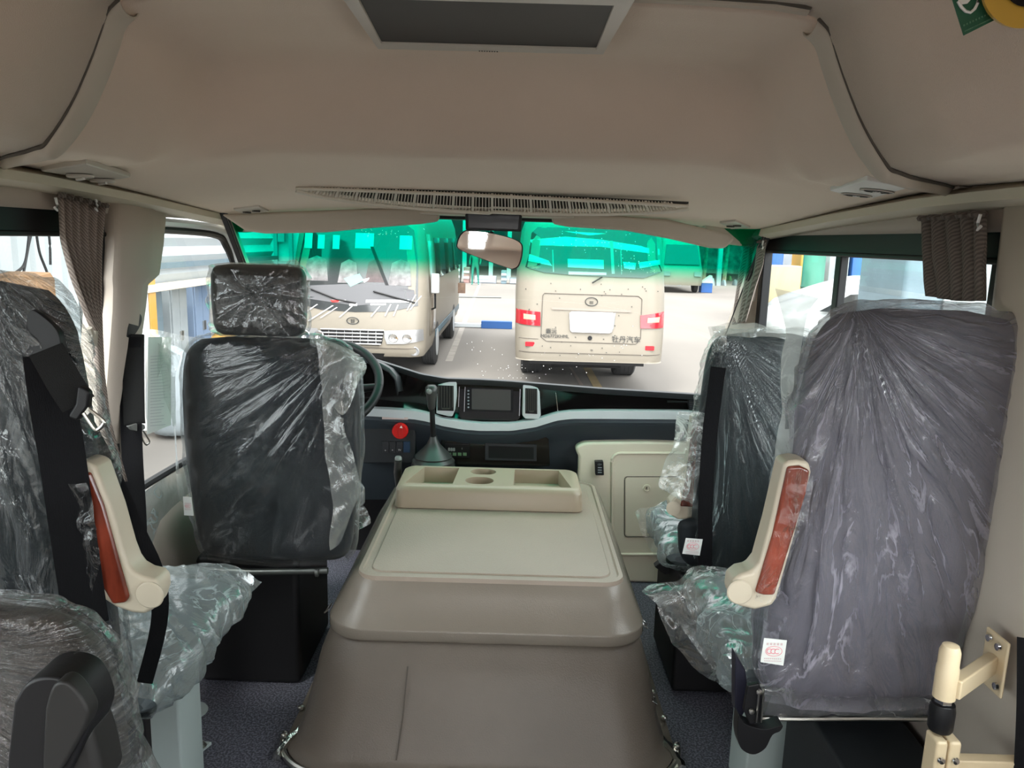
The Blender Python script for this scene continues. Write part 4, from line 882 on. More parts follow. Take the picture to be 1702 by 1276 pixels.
# nearest seat bottom left
NA = (-.580, .775, .40, 1.0, .48, .13, -.02, 1.0)
t = thing('passenger_seat', 'nearest wrapped seat back, cut by the bottom left corner', 'seat', (-.55, .9, 0), 'wrapped passenger seats')
MB().grid([back(i/60, *NA) for i in range(61)], True, True).build('backrest', 'seatb', t)
cover(NA, .010, .026, (.1, .93), 21, k=3.5, flare=.0, crn=.2, rk=.6).build('plastic_cover', 'filml', t)
cushion(t, -.56, .88, 1.08, .46, .42, .10, 'seat', None)
P = cat(pix([(22, 1168), (44, 1136), (82, 1125), (122, 1138), (145, 1178), (146, 1213), (112, 1288), (77, 1328), (12, 1328), (22, 1168)], .672), 50)[:-1]
rc = MB().prism(P, (0, .05, 0)).build('belt_retractor', 'black', t, bevel=.012, seg=4)
P = cat(pix([(74, 1178), (87, 1140), (112, 1135), (140, 1168), (144, 1203), (102, 1278), (82, 1298), (70, 1278), (74, 1178)], .664), 50)[:-1]
MB().prism(P, (0, .02, 0)).build('retractor_cap', 'capgrey', rc, bevel=.006, seg=3)
MB().prism(pix([(117, 1243), (145, 1208), (160, 1258), (172, 1318), (77, 1328), (87, 1290)], .68), (0, .05, 0)).build('side_cover', 'capgrey', t, bevel=.01)
# right window seat
RA = (.760, 1.375, .555, 1.305, .365, .105, -.09, .96)
t = thing('passenger_seat', 'large wrapped seat back on the right with raised wood trimmed armrest', 'seat', (.77, 1.6, 0), 'wrapped passenger seats')
MB().grid([back(i/60, *RA) for i in range(61)], True, True).build('backrest', 'seatg', t)
cover(RA, .005, .022, (-.30, .965), 31, k=5.5, flare=.012, vb=-.03, crn=.10, rk=.45).build('plastic_cover', 'filmn', t)
ruled(pix([(1288, 478), (1303, 526), (1309, 556), (1301, 590), (1298, 644), (1300, 682), (1290, 725), (1283, 790), (1274, 855), (1252, 950)], 1.33), pix([(1360, 496), (1345, 520), (1338, 560), (1330, 600), (1325, 640), (1322, 690), (1318, 740), (1310, 800), (1300, 870), (1272, 960)], 1.30), 60, 16, .008, 10, 3).build('loose_film', 'filmx', t, fix=False)
cushion(t, .750, 1.45, 1.90, .52, .37, .11, 'seatc', 'filmc', 6, .02, .01)
ruled(pix([(1072, 983), (1100, 965), (1140, 942), (1185, 940), (1245, 944)], 1.86), pix([(1225, 1150), (1222, 1120), (1222, 1080), (1228, 1050), (1240, 1010)], 1.60), 50, 40, .035, 11, 4).build('loose_film', 'filmg', t, fix=False)
ruled(pix([(1085, 990), (1110, 1050), (1150, 1105), (1225, 1165)], 1.84), pix([(1150, 960), (1170, 1010), (1195, 1060), (1235, 1100)], 1.78), 50, 24, .035, 13, 9).build('loose_film', 'filmg', t, fix=False)
mb = MB(); mb.prism([(.715, 1.78, 0), (.815, 1.78, 0), (.815, 1.88, 0), (.70, 1.88, 0), (.70, 1.82, 0)], (0, 0, .46)); mb.build('pedestal', 'legp', t, bevel=.006)
tagp(t, [(1270, 1060), (1308, 1064), (1302, 1106), (1264, 1100)], 1.285)
armrest(t, [(1304, 768), (1325, 764), (1346, 768), (1350, 785), (1322, 890), (1292, 996), (1284, 1008), (1255, 1015), (1226, 1008), (1214, 990), (1217, 965), (1232, 954), (1250, 950), (1262, 935), (1280, 870)], [(1310, 776), (1330, 774), (1347, 782), (1341, 820), (1288, 990), (1270, 990), (1256, 986), (1285, 890)], 1.245, (1229, 983), None, ([(1308, 772), (1300, 830), (1275, 910), (1252, 995)], [(1350, 780), (1342, 830), (1315, 910), (1284, 1004)]))
MB().tube(pix([(1262, 1193), (1330, 1194), (1440, 1193), (1545, 1194)], 1.36), .0055, 8).build('frame_bar', 'steel', t)
rows_ = pix([(1285, 1148), (1550, 1160), (1545, 1192), (1270, 1190)], 1.375); MB().prism(rows_, (0, .03, 0)).build('lower_apron', 'seatg', t)
ruled(pix([(1245, 1130), (1340, 1150), (1460, 1156), (1560, 1160)], 1.325), pix([(1270, 1188), (1350, 1190), (1450, 1190), (1542, 1190)], 1.355), 60, 12, .012, 20, 2).build('apron_film', 'filmg', t, fix=False)
br = MB().prism(pix([(1243, 1140), (1262, 1136), (1272, 1160), (1266, 1200), (1246, 1205), (1236, 1180)], 1.31), (0, .012, 0)).build('recliner_bracket', 'black', t, bevel=.003)
for x_ in (1258, 1266): MB().tube(pix([(x_+4, 1145), (x_-1, 1200)], 1.305), .0018, 6).build('steel_edge', 'steel', br)
for (x_, y_) in ((1249, 1182), (1262, 1150)): MB().lathe(at(x_, y_, 1.307), [(.006, 0), (.005, -.003), (.001, -.004)], 'y', 10).build('bolt', 'steel', br)
MB().prism(cat(pix([(1228, 1188), (1240, 1204), (1272, 1212), (1300, 1205), (1297, 1215), (1284, 1222), (1272, 1244), (1252, 1254), (1232, 1244), (1226, 1220), (1228, 1188)], 1.30), 44)[:-1], (0, .03, 0)).build('recliner_handle', 'black', t, bevel=.006)
MB().prism(pix([(1222, 1085), (1240, 1115), (1246, 1170), (1232, 1195), (1222, 1180)], 1.36), (0, .03, 0)).build('hinge_cover', 'navy', t, bevel=.004)
# front right seat
FA = (.780, 2.13, .455, 1.168, .34, .10, -.02, .98)
t = thing('passenger_seat', 'dark wrapped front passenger seat ahead of the large right seat', 'seat', (.78, 2.3, 0), 'wrapped passenger seats')
MB().grid([back(i/60, *FA) for i in range(61)], True, True).build('backrest', 'seat', t)
cover(FA, .006, .016, (-.32, .97), 41, k=7, flare=.006, crn=.1, rk=.4).build('plastic_cover', 'filmf', t)
ruled(pix([(1176, 545), (1182, 575), (1176, 610), (1186, 650)], 2.1), pix([(1205, 540), (1208, 570), (1205, 600), (1200, 650)], 2.08), 24, 8, .012, 20, 3).build('loose_film', 'filmw', t, fix=False)
ruled(pix([(1180, 545), (1210, 537), (1260, 538), (1308, 545)], 2.10), pix([(1190, 560), (1215, 557), (1262, 560), (1308, 566)], 2.06), 40, 8, .015, 22, 3).build('loose_film', 'filmw', t, fix=False)
cushion(t, .75, 2.18, 2.58, .47, .36, .11, 'seatc', 'filmc', 8, .016)
ruled(pix([(1052, 850), (1070, 842), (1100, 836), (1140, 838)], 2.6), pix([(1092, 935), (1108, 920), (1125, 900), (1135, 880)], 2.5), 30, 24, .03, 14, 4).build('loose_film', 'filmg', t, fix=False)
ruled(pix([(1128, 680), (1118, 730), (1104, 770), (1094, 806), (1105, 815)], 2.12), pix([(1170, 685), (1158, 740), (1150, 780), (1140, 820), (1132, 830)], 2.10), 40, 18, .02, 15, 7).build('loose_film', 'filmw', t, fix=False)
ruled(pix([(1150, 690), (1148, 740), (1142, 780), (1135, 830)], 2.10), pix([(1172, 690), (1168, 740), (1162, 790), (1152, 838)], 2.08), 30, 10, .012, 22, 7).build('loose_film', 'filmg', t, fix=False)
sh = MB().prism(pix([(1152, 692), (1168, 692), (1160, 840), (1155, 862), (1128, 864), (1114, 856), (1113, 836), (1122, 826), (1134, 824), (1142, 780)], 2.13), (0, .05, 0)).build('armrest', 'caddyl', t, bevel=.006); sh['label'] = 'raised cream armrest'
MB().prism(pix([(1152, 700), (1167, 700), (1160, 838), (1154, 843), (1131, 842), (1142, 790)], 2.124), (0, .02, 0)).build('wood_inlay', 'wood', sh, bevel=.004)
MB().lathe(at(1119, 844, 2.126), [(.020, .002), (.021, -.003), (.001, -.005)], 'y', 28).build('pivot_cap', 'caddyl', sh)
tagp(t, [(1140, 894), (1168, 896), (1163, 923), (1134, 920)], 2.065)
MB().prism(pix([(1128, 870), (1172, 860), (1172, 940), (1150, 948), (1130, 925)], 2.09), (0, .04, 0)).build('side_shield', 'seat', t, bevel=.02, seg=3)
MB().prism(pix([(1088, 942), (1122, 915), (1140, 930), (1128, 952), (1105, 955)], 2.35), (0, .03, 0)).build('floor_bracket', 'black', t, bevel=.003)
MB().box((.76, 2.38, .21), (.30, .34, .40)).build('seat_base', 'black', t, bevel=.015)
b = thing('seat_belt', 'black belt running down beside the front passenger seat', 'seat belt', at(1178, 700, 2.07))
ribbon(pix([(1194, 610), (1182, 700), (1174, 800), (1172, 880), (1172, 944)], 2.065), .040).build('webbing', 'blackm', b)
# driver belt
b = thing('seat_belt', 'black driver seat belt hanging along the left pillar', 'seat belt', onx(222, 530, -.90))
MB().prism([p for p in cat([onx(212, 560, -.90), onx(214, 530, -.90), onx(224, 516, -.90), onx(236, 524, -.90), onx(235, 540, -.90), onx(222, 560, -.90), onx(212, 560, -.90)], 30)[:-1]], (-.02, 0, 0)).build('anchor_cover', 'black', b, bevel=.004)
ribbon([onx(222, 555, -.895), onx(222, 620, -.892), onx(223, 690, -.89), onx(224, 705, -.89)], .050).build('webbing', 'blackw', b)
ribbon([onx(217, 560, -.90), onx(217, 650, -.90), onx(220, 760, -.895), onx(226, 860, -.89), onx(228, 940, -.89)], .050).build('webbing', 'blackm', b)
MB().prism([onx(214, 708, -.885), onx(232, 702, -.885), onx(241, 706, -.885), (onx(242, 712, -.885)), onx(234, 718, -.885), onx(220, 714, -.885)], (-.008, 0, 0)).build('tongue_grip', 'silverd', b, bevel=.002)
q = [onx(*p, -.884) for p in [(232, 717), (241, 738), (247, 737), (248, 732), (238, 716)]]; MB().tube(cat(q, 16), .0022, 6).build('tongue', 'steel', b)
# ================================================================== CURTAINS
def curtain(label, top, bot, pleats, amp, m_, mid=None, xo=None, Y=None, hook=None, tie=None):
    A_ = [onx(*p, xo) for p in top]; B_ = [onx(*p, xo) for p in bot]; a, b = cat(A_, 90), cat(B_, 90); rows = []; s_ = 1 if xo > 0 else -1
    for j in range(41):
        v = j/40; row = []
        for i in range(91):
            u = i/90; p = a[i].lerp(b[i], v)
            if mid: mp_ = onx(*mid(u, v), xo); p = mp_
            ph = u*pleats*2*math.pi+.8*math.sin(v*3+u*5); w_ = .35+.65*abs(math.sin(ph*.5+1)); d = amp*(math.sin(ph)*w_+.3*noise.noise(Vector((u*8, v*3, 1))))*(1-.45*v); row.append(p+Vector((-s_*(amp+d), .35*amp*math.cos(ph), 0)))
        rows.append(row)
    t = thing('window_curtain', label, 'curtain', a[0]); MB().grid(rows).build('cloth', m_, t, solid=.0015)
    mb = MB()
    mb.tube([r+Vector((-s_*.004, 0, .003)) for r in rows[0]], .006, 6); mb.build('gathered_heading', 'curtaind', t)
    if hook:
        for h in hook: p = onx(*h, xo-s_*2.2*amp); MB().tube([p+Vector((0, .0, .012)), p+Vector((0, .004, -.002)), p+Vector((0, .002, -.014)), p+Vector((0, -.006, -.008))], .003, 6).build('hook', 'white', t)
    if tie:
        MB().tube([onx(*q_, xo-s_*.02) for q_ in tie], .007, 8).build('tie_back', 'curtainc', t)
    return t
def midL(u, v):
    xs = lerp(84, 168, u), lerp(325, 345, u); yb = 800; y = lerp(xs[1], yb, v)
    g = sm(325, 560, y) if y < 560 else 1
    lo = pw(y, [(325, 84), (400, 90), (460, 108), (520, 132), (552, 146), (620, 152), (700, 158), (800, 172)]); hi = pw(y, [(325, 168), (400, 162), (480, 158), (552, 156), (620, 160), (700, 172), (800, 200)])
    return lerp(lo, hi, u), y
curtain('pleated taupe curtain gathered by a tie at the left window', [(84, 325), (168, 345)], [(172, 800), (200, 800)], 6, .012, 'curtain', midL, -.905, hook=[(93, 338), (160, 340)], tie=[(148, 545), (152, 556), (150, 566), (157, 572), (158, 550)])
def midR(u, v):
    y = lerp(lerp(408, 402, u), lerp(540, 535, u), v); lo = pw(y, [(402, 1243), (440, 1238), (490, 1230), (540, 1222)]); hi = pw(y, [(402, 1277), (440, 1272), (490, 1258), (540, 1244)]); return lerp(lo, hi, u), y
curtain('narrow taupe curtain tied back beside the windscreen, right side', [(1243, 408), (1277, 402)], [(1222, 540), (1244, 535)], 3, .010, 'curtain', midR, .905, hook=[(1268, 406)])
curtain('dark brown curtain hanging above the large right seat', [(1546, 366), (1600, 362), (1646, 358)], [(1550, 492), (1600, 500), (1650, 500)], 5, .010, 'curtaind', None, .895, hook=[(1628, 368)])
# ================================================================== HAND RAIL
t = thing('guard_rail', 'cream steel guard rail bolted to the right wall, bottom right', 'rail', (.79, 1.1, 0))
a = at(1579, 1085, 1.10); mb = MB(); mb.lathe((a.x+.003, 1.10, 0), [(.016, .0), (.016, .645), (.017, .650)], 'z', 24, False); mb.build('post', 'pole', t)
zt = at(1576, 1158, 1.1).z
MB().lathe((a.x, 1.10, zt), [(.0165, 0), (.0165, .052), (.0155, .054), (.0155, .078), (.012, .088), (.001, .091)], 'z', 24).build('post_head', 'pole', t)
MB().lathe((a.x+.001, 1.10, at(1576, 1212, 1.1).z), [(.0165, 0), (.0185, .004), (.019, .035), (.017, .046)], 'z', 24).build('rubber_bush', 'black', t)
MB().lathe((a.x, 1.10, at(1576, 1168, 1.1).z), [(.010, 0), (.0135, .002), (.0135, .012), (.010, .014)], 'z', 6).build('hex_nut', 'chrome', t)
A1, B1 = at(1592, 1140, 1.10), onx(1650, 1100, .905)
d_ = (B1-A1); n_ = Vector((0, 0, 1)); sd_ = d_.cross(n_).normalized()*.010
MB().grid([[p-n_*.016-sd_, p+n_*.016-sd_, p+n_*.016+sd_, p-n_*.016+sd_] for p in (A1-d_*.1, B1)], True, True).build('arm', 'pole', t, bevel=.003)
wpl = MB().box((.906, onx(1652, 1100, .905).y, onx(1652, 1100, .905).z), (.006, .060, .100)).build('wall_plate', 'pole', t, bevel=.004)
for (x_, y_) in ((1645, 1060), (1660, 1075), (1656, 1140)): MB().lathe(onx(x_, y_, .901), [(.007, 0), (.006, -.004), (.001, -.005)], 'x', 10).build('bolt', 'chrome', wpl)
zc = at(1575, 1245, 1.1).z
for k in (-1, 1): MB().box((a.x+.004+k*.0105, 1.092, zc-.05), (.019, .036, .16)).build('clamp_half', 'pole', t, bevel=.005)
for k in (-1, 1): MB().lathe((a.x+.004+k*.011, 1.072, zc-.0), [(.006, 0), (.005, -.003), (.001, -.004)], 'y', 10).build('bolt', 'chrome', t)
zr = at(1640, 1265, 1.1).z; MB().box((a.x+.09, 1.10, zr-.008), (.15, .022, .030)).build('lower_rail', 'pole', t, bevel=.003)
tag(ribbon([onx(1704, 1060, .90), onx(1703, 1180, .90), onx(1698, 1290, .90)], .022).build('dark_strap', 'blackm'), 'dark strap hanging at the right edge behind the guard rail', 'strap')
# ================================================================== OUTDOORS
G = -.70
struct(MB().box((0, 60, G-.05), (260, 260, .1)).build('floor_yard', 'ground', smooth=False)).name = 'ground'
def bhw(z): return pw(z, [(.3, .96), (.5, 1.01), (.9, 1.025), (1.3, 1.02), (1.8, .985), (2.3, .93), (2.5, .86), (2.6, .70), (2.66, .40)])
def plan(z, y0, y1, hw, r, n=8): return [Vector((x, y, z)) for (x, y) in rrect(0, (y0+y1)/2, hw, (y1-y0)/2, r, n)]
def make_bus(root, cx_, Y, L_, front):
    # y grows away from the viewer; near face shape differs for the front and the rear of the vehicle
    fz = [(.3, .10), (.42, .02), (.55, .0), (.80, .02), (.95, .05), (1.05, .08), (2.2, .42), (2.45, .60), (2.66, 1.2)] if front else [(.3, .10), (.5, .02), (.62, .0), (1.0, .03), (1.6, .06), (2.2, .16), (2.45, .26), (2.66, .8)]
    zs = ([.37, .39, .45, .52] if front else [.50, .51, .54])+[.6, .8, 1.0, 1.2, 1.5, 1.8, 2.1, 2.3, 2.42, 2.5, 2.56, 2.6, 2.64, 2.66]
    rows = [[p+Vector((cx_, Y, G)) for p in plan(z, pw(z, fz), L_-pw(z, fz)*.5, bhw(z), .28 if z > .5 else .22)] for z in zs]
    MB().grid(rows, True, True).build('body', 'bus', root)
    def fy(x, z, off=.006):
        hw = bhw(z); r = .28; ax = abs(x); d = max(0, ax-(hw-r)); return Y+pw(z, fz)+(r-math.sqrt(max(0, r*r-d*d)))-off
    return fy
def patch(fy, cx_, pts, name, m, root, off=.006, dpt=.0, sub=6):    # panel that lies on the curved face; pts in (x, z above ground)
    P = []
    for i in range(len(pts)):
        a, b = pts[i], pts[(i+1) % len(pts)]
        for k in range(sub): P.append((lerp(a[0], b[0], k/sub), lerp(a[1], b[1], k/sub)))
    c = (sum(p[0] for p in P)/len(P), sum(p[1] for p in P)/len(P)); rows = []
    for t_ in [1, .8, .6, .4, .2, .02]:
        rows.append([Vector((cx_+lerp(c[0], x, t_), fy(lerp(c[0], x, t_), lerp(c[1], z, t_), off), G+lerp(c[1], z, t_))) for x, z in P])
    mb = MB().grid(rows, True); mb.add(rows[-1], [tuple(range(len(P)))])
    if dpt: mb.grid([rows[0], [p+Vector((0, dpt, 0)) for p in rows[0]]], True)
    return mb.build(name, m, root)
def loc(px_, py_, cx_, Y): p = at(px_, py_, Y); return (p.x-cx_, p.z-G)
def wheel(root, x, y, r=.38, w_=.24):
    wl = MB().lathe((x, y, G+r), [(.10, -w_/2), (r*.9, -w_/2), (r, -w_/2+.03), (r, w_/2-.03), (r*.9, w_/2), (.10, w_/2)], 'x', 36).build('wheel', 'tyre', root)
    MB().lathe((x, y, G+r), [(.001, w_/2-.02), (.10, w_/2+.0), (.21, w_/2-.03), (.23, w_/2+.005)], 'x', 24).build('hub', 'silver', wl)
    mb = MB()
    for k in range(5): mb.lathe((x-w_*.36+k*w_*.18, y, G+r), [(r*.99, -.006), (r*1.012, 0), (r*.99, .006)], 'x', 36, False)
    mb.build('tread_rib', 'rubberg', wl)
# ---- bus facing us, left
FC, FY = -2.225, 11.1
t = thing('parked_bus', 'cream minibus parked facing the windscreen, left of the yard', 'bus', (FC, 14, G))
fy = make_bus(t, FC, FY, 7.0, True)
L = lambda x, y: loc(x, y, FC, FY+.1)
patch(fy, FC, [(-.90, 1.12), (-.5, 1.03), (0, 1.01), (.5, 1.03), (.90, 1.12), (.88, 1.7), (.80, 2.20), (.70, 2.27), (-.70, 2.27), (-.80, 2.20), (-.88, 1.7)], 'windscreen', 'busgl', t, .008)
patch(fy, FC, [(-.86, 1.20), (0, 1.10), (.86, 1.20), (.84, 1.34), (.4, 1.42), (-.2, 1.40), (-.84, 1.36)], 'dashboard', 'greyd', t, .011)
for (x0, x1, z0_, z1_, m_) in ((-.78, -.42, 1.44, 1.80, 'filmsol'), (-.28, .02, 1.42, 1.76, 'filmsol'), (.12, .40, 1.44, 1.78, 'filmsol2'), (.46, .80, 1.40, 1.78, 'filmsol')):
    patch(fy, FC, [(x0, z0_), (x1, z0_), (x1-.04, z1_-.05), ((x0+x1)/2, z1_), (x0+.04, z1_-.06)], 'wrapped_seat', m_, t, .0105)
for (x0, x1, z0_, z1_) in ((-.80, -.68, 1.9, 2.12), (-.60, -.50, 1.90, 2.10), (-.38, -.28, 1.90, 2.10), (-.05, .22, 1.92, 2.14), (.60, .78, 1.92, 2.12)):
    patch(fy, FC, [(x0, z0_), (x1, z0_), (x1, z1_), (x0, z1_)], 'rear_window_light', 'palegl', t, .0105)
patch(fy, FC, [(.42, 1.40), (.47, 1.40), (.22, 1.95), (.17, 1.95)], 'inner_bar', 'black', t, .012)
patch(fy, FC, [L(569, 463), L(595, 455), L(603, 467), L(581, 477)], 'notice_card', 'tealc', t, .014)
patch(fy, FC, [L(600, 465), L(612, 462), L(610, 466), L(604, 470)], 'white_ribbon', 'white', t, .015)
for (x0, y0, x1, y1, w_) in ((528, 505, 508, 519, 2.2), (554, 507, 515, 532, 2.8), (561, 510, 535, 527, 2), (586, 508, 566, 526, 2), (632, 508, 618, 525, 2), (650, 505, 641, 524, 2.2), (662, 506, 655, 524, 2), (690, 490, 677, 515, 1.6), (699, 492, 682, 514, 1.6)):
    patch(fy, FC, [L(x0-w_*.5, y0), L(x0+w_*.5, y0+.5), L(x1+w_*.5, y1+.5), L(x1-w_*.5, y1)], 'reflection_strip', 'awhite', t, .016, sub=2)  # reflection lines on the lower windscreen, painted as white strips
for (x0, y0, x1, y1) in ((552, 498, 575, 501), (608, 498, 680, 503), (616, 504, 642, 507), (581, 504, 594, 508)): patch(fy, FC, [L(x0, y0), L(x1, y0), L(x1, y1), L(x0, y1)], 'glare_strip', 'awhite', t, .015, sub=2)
patch(fy, FC, [L(549, 498.5), L(565, 498), L(562, 502), L(552, 502)], 'red_sticker', 'red', t, .017, sub=2)
for pts in ([(510, 478), (560, 497), (592, 503)], [(620, 484), (660, 495), (690, 503)]):
    MB().tube([Vector((FC+L(*q)[0], fy(L(*q)[0], L(*q)[1], .03), G+L(*q)[1])) for q in pts], .012, 6).build('wiper', 'black', t)
lc = L(588, 532); ring = [Vector((FC+lc[0]+.085*math.cos(a), fy(lc[0], lc[1], .012), G+lc[1]+.048*math.sin(a))) for a in [2*math.pi*k/28 for k in range(29)]]
em = MB().tube(ring, .007, 6, False).build('emblem', 'inkd', t)
for k in (-1, 0, 1): MB().box((FC+lc[0]+k*.020, fy(lc[0], lc[1], .012), G+lc[1]-.005), (.008, .01, .055)).build('emblem_bar', 'inkd', em)
# grille between the headlamps
patch(fy, FC, [L(536, 544), L(640, 548), L(637, 569), L(632, 573), L(545, 569), L(536, 560)], 'grille', 'black', t, .010)
gx = [L(536, 544)[0], L(640, 548)[0]]
for k in range(5):
    z_ = L(588, 546.5+k*5.6)[1]; MB().tube([Vector((FC+x, fy(x, z_, .026), G+z_)) for x in [lerp(gx[0]+.01*k, gx[1]-.01*k, j/16) for j in range(17)]], .013, 8).build('grille_bar', 'chrome', t)
for k in range(1, 8):
    x = lerp(gx[0], gx[1], k/8); MB().tube([Vector((FC+x, fy(x, .75, .018), G+L(588, 547)[1])), Vector((FC+x, fy(x, .6, .018), G+L(588, 569)[1]))], .005, 6).build('grille_bar', 'chrome', t)
for quad in ([L(497, 543), L(530, 544), L(537, 560), L(544, 568), L(500, 561)], [L(640, 548), L(703, 547), L(704, 566), L(672, 570), L(645, 570), L(641, 560)]):
    h = patch(fy, FC, quad, 'headlamp', 'lamp', t, .014)
    c = (sum(q[0] for q in quad)/len(quad), sum(q[1] for q in quad)/len(quad))
    for dx in (-.10, .10): MB().lathe((FC+c[0]+dx, fy(c[0]+dx, c[1], .016), G+c[1]), [(.065, .004), (.07, -.006), (.06, -.010), (.03, .0), (.001, .002)], 'y', 20).build('reflector', 'chrome', h)
patch(fy, FC, [L(545, 583), L(641, 586), L(637, 595), L(548, 592)], 'lower_intake', 'black', t, .008)
for (a, b) in (((690, 583), .07), ((505, 580), .07)):
    q = L(*a); MB().lathe((FC+q[0], fy(q[0], q[1], .01), G+q[1]), [(.066, .01), (.07, -.008), (.055, -.01), (.05, .0), (.001, .004)], 'y', 20).build('fog_lamp', 'lamp', t)
    for k in (-1, 0, 1): MB().box((FC+q[0]-.16*(1 if a[0] > 600 else -1), fy(q[0], q[1], .01), G+q[1]+k*.035), (.14, .02, .014)).build('intake_bar', 'steel', t)
MB().tube([Vector((FC+x, fy(x, .50, .004), G+.50)) for x in [-.9+.06*k for k in range(31)]], .006, 6).build('bumper_line', 'seam', t)
# right flank of that bus
xs = FC+1.025
for (y0, y1, z0_, z1_, nm, m_, off) in ((11.75, 12.55, .62, 2.15, 'door_frame', 'bus', .006), (11.85, 12.45, .66, 1.28, 'lower_door_panel', 'busdk', .012), (11.85, 12.45, 1.36, 2.05, 'door_window', 'palegl', .012), (12.75, 14.4, 1.45, 2.1, 'side_window', 'busgl', .01), (14.5, 16.1, 1.45, 2.1, 'side_window', 'busgl', .01), (16.2, 17.7, 1.45, 2.1, 'side_window', 'busgl', .01), (12.6, 17.9, .50, .62, 'lower_skirt', 'grey', .008)):
    MB().grid([[Vector((FC+bhw(z)+off, y, G+z)) for z in [lerp(z0_, z1_, k/6) for k in range(7)]] for y in (y0, y1)]).build(nm, m_, t, solid=.006)
mi = MB().box((FC+1.10, 11.72, G+1.42), (.13, .07, .30)).build('wing_mirror', 'whitem', t, bevel=.02); MB().tube([(FC+1.0, 11.9, G+1.0), (FC+1.10, 11.75, G+1.05), (FC+1.10, 11.72, G+1.3)], .016, 8).build('mirror_arm', 'black', mi)
MB().box((FC+1.16, 16.7, G+1.05), (.16, .03, .22)).build('open_flap', 'brown', t)
for (x, y) in ((FC+.90, 12.9), (FC-.90, 12.9), (FC+.90, 16.4), (FC-.90, 16.4)): wheel(t, x, y)
MB().box((FC, 14.6, G+.46), (1.7, 6.2, .12)).build('chassis', 'black', t)
# ---- bus seen from behind, right of centre
RC, RY = 1.125, 10.3
t = thing('parked_bus', 'cream minibus seen from behind with white plate and red tail lamps', 'bus', (RC, 13, G))
fy = make_bus(t, RC, RY, 6.9, False)
K = lambda x, y: loc(x, y, RC, RY+.05)
patch(fy, RC, [K(873, 444), K(905, 453), K(950, 457), K(1010, 460), K(1070, 462), K(1104, 452), (.86, 1.9), (.84, 2.2), (.76, 2.28), (-.76, 2.28), (-.84, 2.2), (-.87, 1.9)], 'rear_window', 'busgl', t, .008)
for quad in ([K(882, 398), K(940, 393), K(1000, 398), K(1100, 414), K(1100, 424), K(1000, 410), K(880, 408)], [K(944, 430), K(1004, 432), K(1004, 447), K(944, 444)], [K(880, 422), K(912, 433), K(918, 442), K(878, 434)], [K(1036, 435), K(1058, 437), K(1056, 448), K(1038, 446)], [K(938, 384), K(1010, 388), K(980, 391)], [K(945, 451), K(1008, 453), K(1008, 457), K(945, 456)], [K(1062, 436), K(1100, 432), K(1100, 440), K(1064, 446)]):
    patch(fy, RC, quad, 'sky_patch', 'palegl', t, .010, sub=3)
for quad in ([K(918, 415), K(919, 452), K(921, 452), K(920, 415)], [K(1015, 400), K(1017, 455), K(1022, 455), K(1020, 400)], [K(1032, 416), K(1033, 456), K(1034, 456), K(1034, 416)]): patch(fy, RC, quad, 'window_pillar', 'shedl', t, .011, sub=3)
def outline(P, name, m_, r_, off=.006):
    Q = []
    for i in range(len(P)):
        a, b = P[i], P[(i+1) % len(P)]
        for k in range(8): Q.append((lerp(a[0], b[0], k/8), lerp(a[1], b[1], k/8)))
    Q.append(Q[0]); return MB().tube([Vector((RC+x, fy(x, z, off), G+z)) for x, z in Q], r_, 6, False).build(name, m_, t)
outline([K(905, 487), K(1061, 492), K(1067, 497), K(1064, 562), K(1056, 571), K(908, 566), K(899, 559), K(902, 491)], 'tailgate_gap', 'seam', .005)
patch(fy, RC, [K(917, 510), K(1049, 515), K(1049, 519), K(917, 514)], 'garnish_bar', 'seamb', t, .014, sub=3)
pl = patch(fy, RC, [K(946, 520), K(950, 517), K(1018, 519), K(1021, 523), K(1016, 551), K(1011, 553), K(950, 551), K(947, 547)], 'licence_plate', 'plate', t, .030, .02); pl['label'] = 'blank white licence plate'
patch(fy, RC, [K(1019, 521), K(1023, 519), K(1019, 545), K(1016, 551)], 'plate_recess', 'ink', t, .012, sub=2)
for q in ((968, 527), (997, 529), (968, 541), (996, 543), (968, 549)):
    x, z = K(*q); MB().box((RC+x, fy(x, z, .031), G+z), (.040, .004, .018)).build('plate_hole', 'printg', pl)
for quad, ins in (([K(858, 514), K(898, 518), K(898, 541), K(857, 538)], [K(870, 521), K(890, 523), K(890, 531), K(870, 530)]), ([K(1064, 524), K(1106, 519), K(1108, 521), K(1105, 546), K(1064, 545)], [K(1076, 528), K(1098, 527), K(1096, 536), K(1075, 536)])):
    tl = patch(fy, RC, quad, 'tail_lamp', 'tail', t, .018, .02); patch(fy, RC, ins, 'lamp_core', 'tailw', tl, .024, sub=3)
for q in ((880.5, 571), (1079, 578)):
    x, z = K(*q); MB().prism([(RC+x+dx, fy(x, z, .008), G+z+dz) for dx, dz in rrect(0, 0, .062, .030, .01, 3)], (0, .02, 0)).build('rear_reflector', 'tail', t)
x, z = K(983, 501); em = MB().tube([Vector((RC+x+.082*math.cos(a), fy(x, z, .010), G+z+.055*math.sin(a))) for a in [2*math.pi*k/28 for k in range(29)]], .006, 6, False).build('emblem', 'inkd', t)
for k in (-1, 0, 1): MB().box((RC+x+k*.018, fy(x, z, .010), G+z-.012), (.007, .008, .04)).build('emblem_bar', 'inkd', em)
x, z = K(980, 561); MB().lathe((RC+x, fy(x, z, .008), G+z), [(.030, 0), (.028, -.008), (.012, -.010), (.001, -.006)], 'y', 20).build('tailgate_lock', 'black', t)
RZ = math.radians(0)
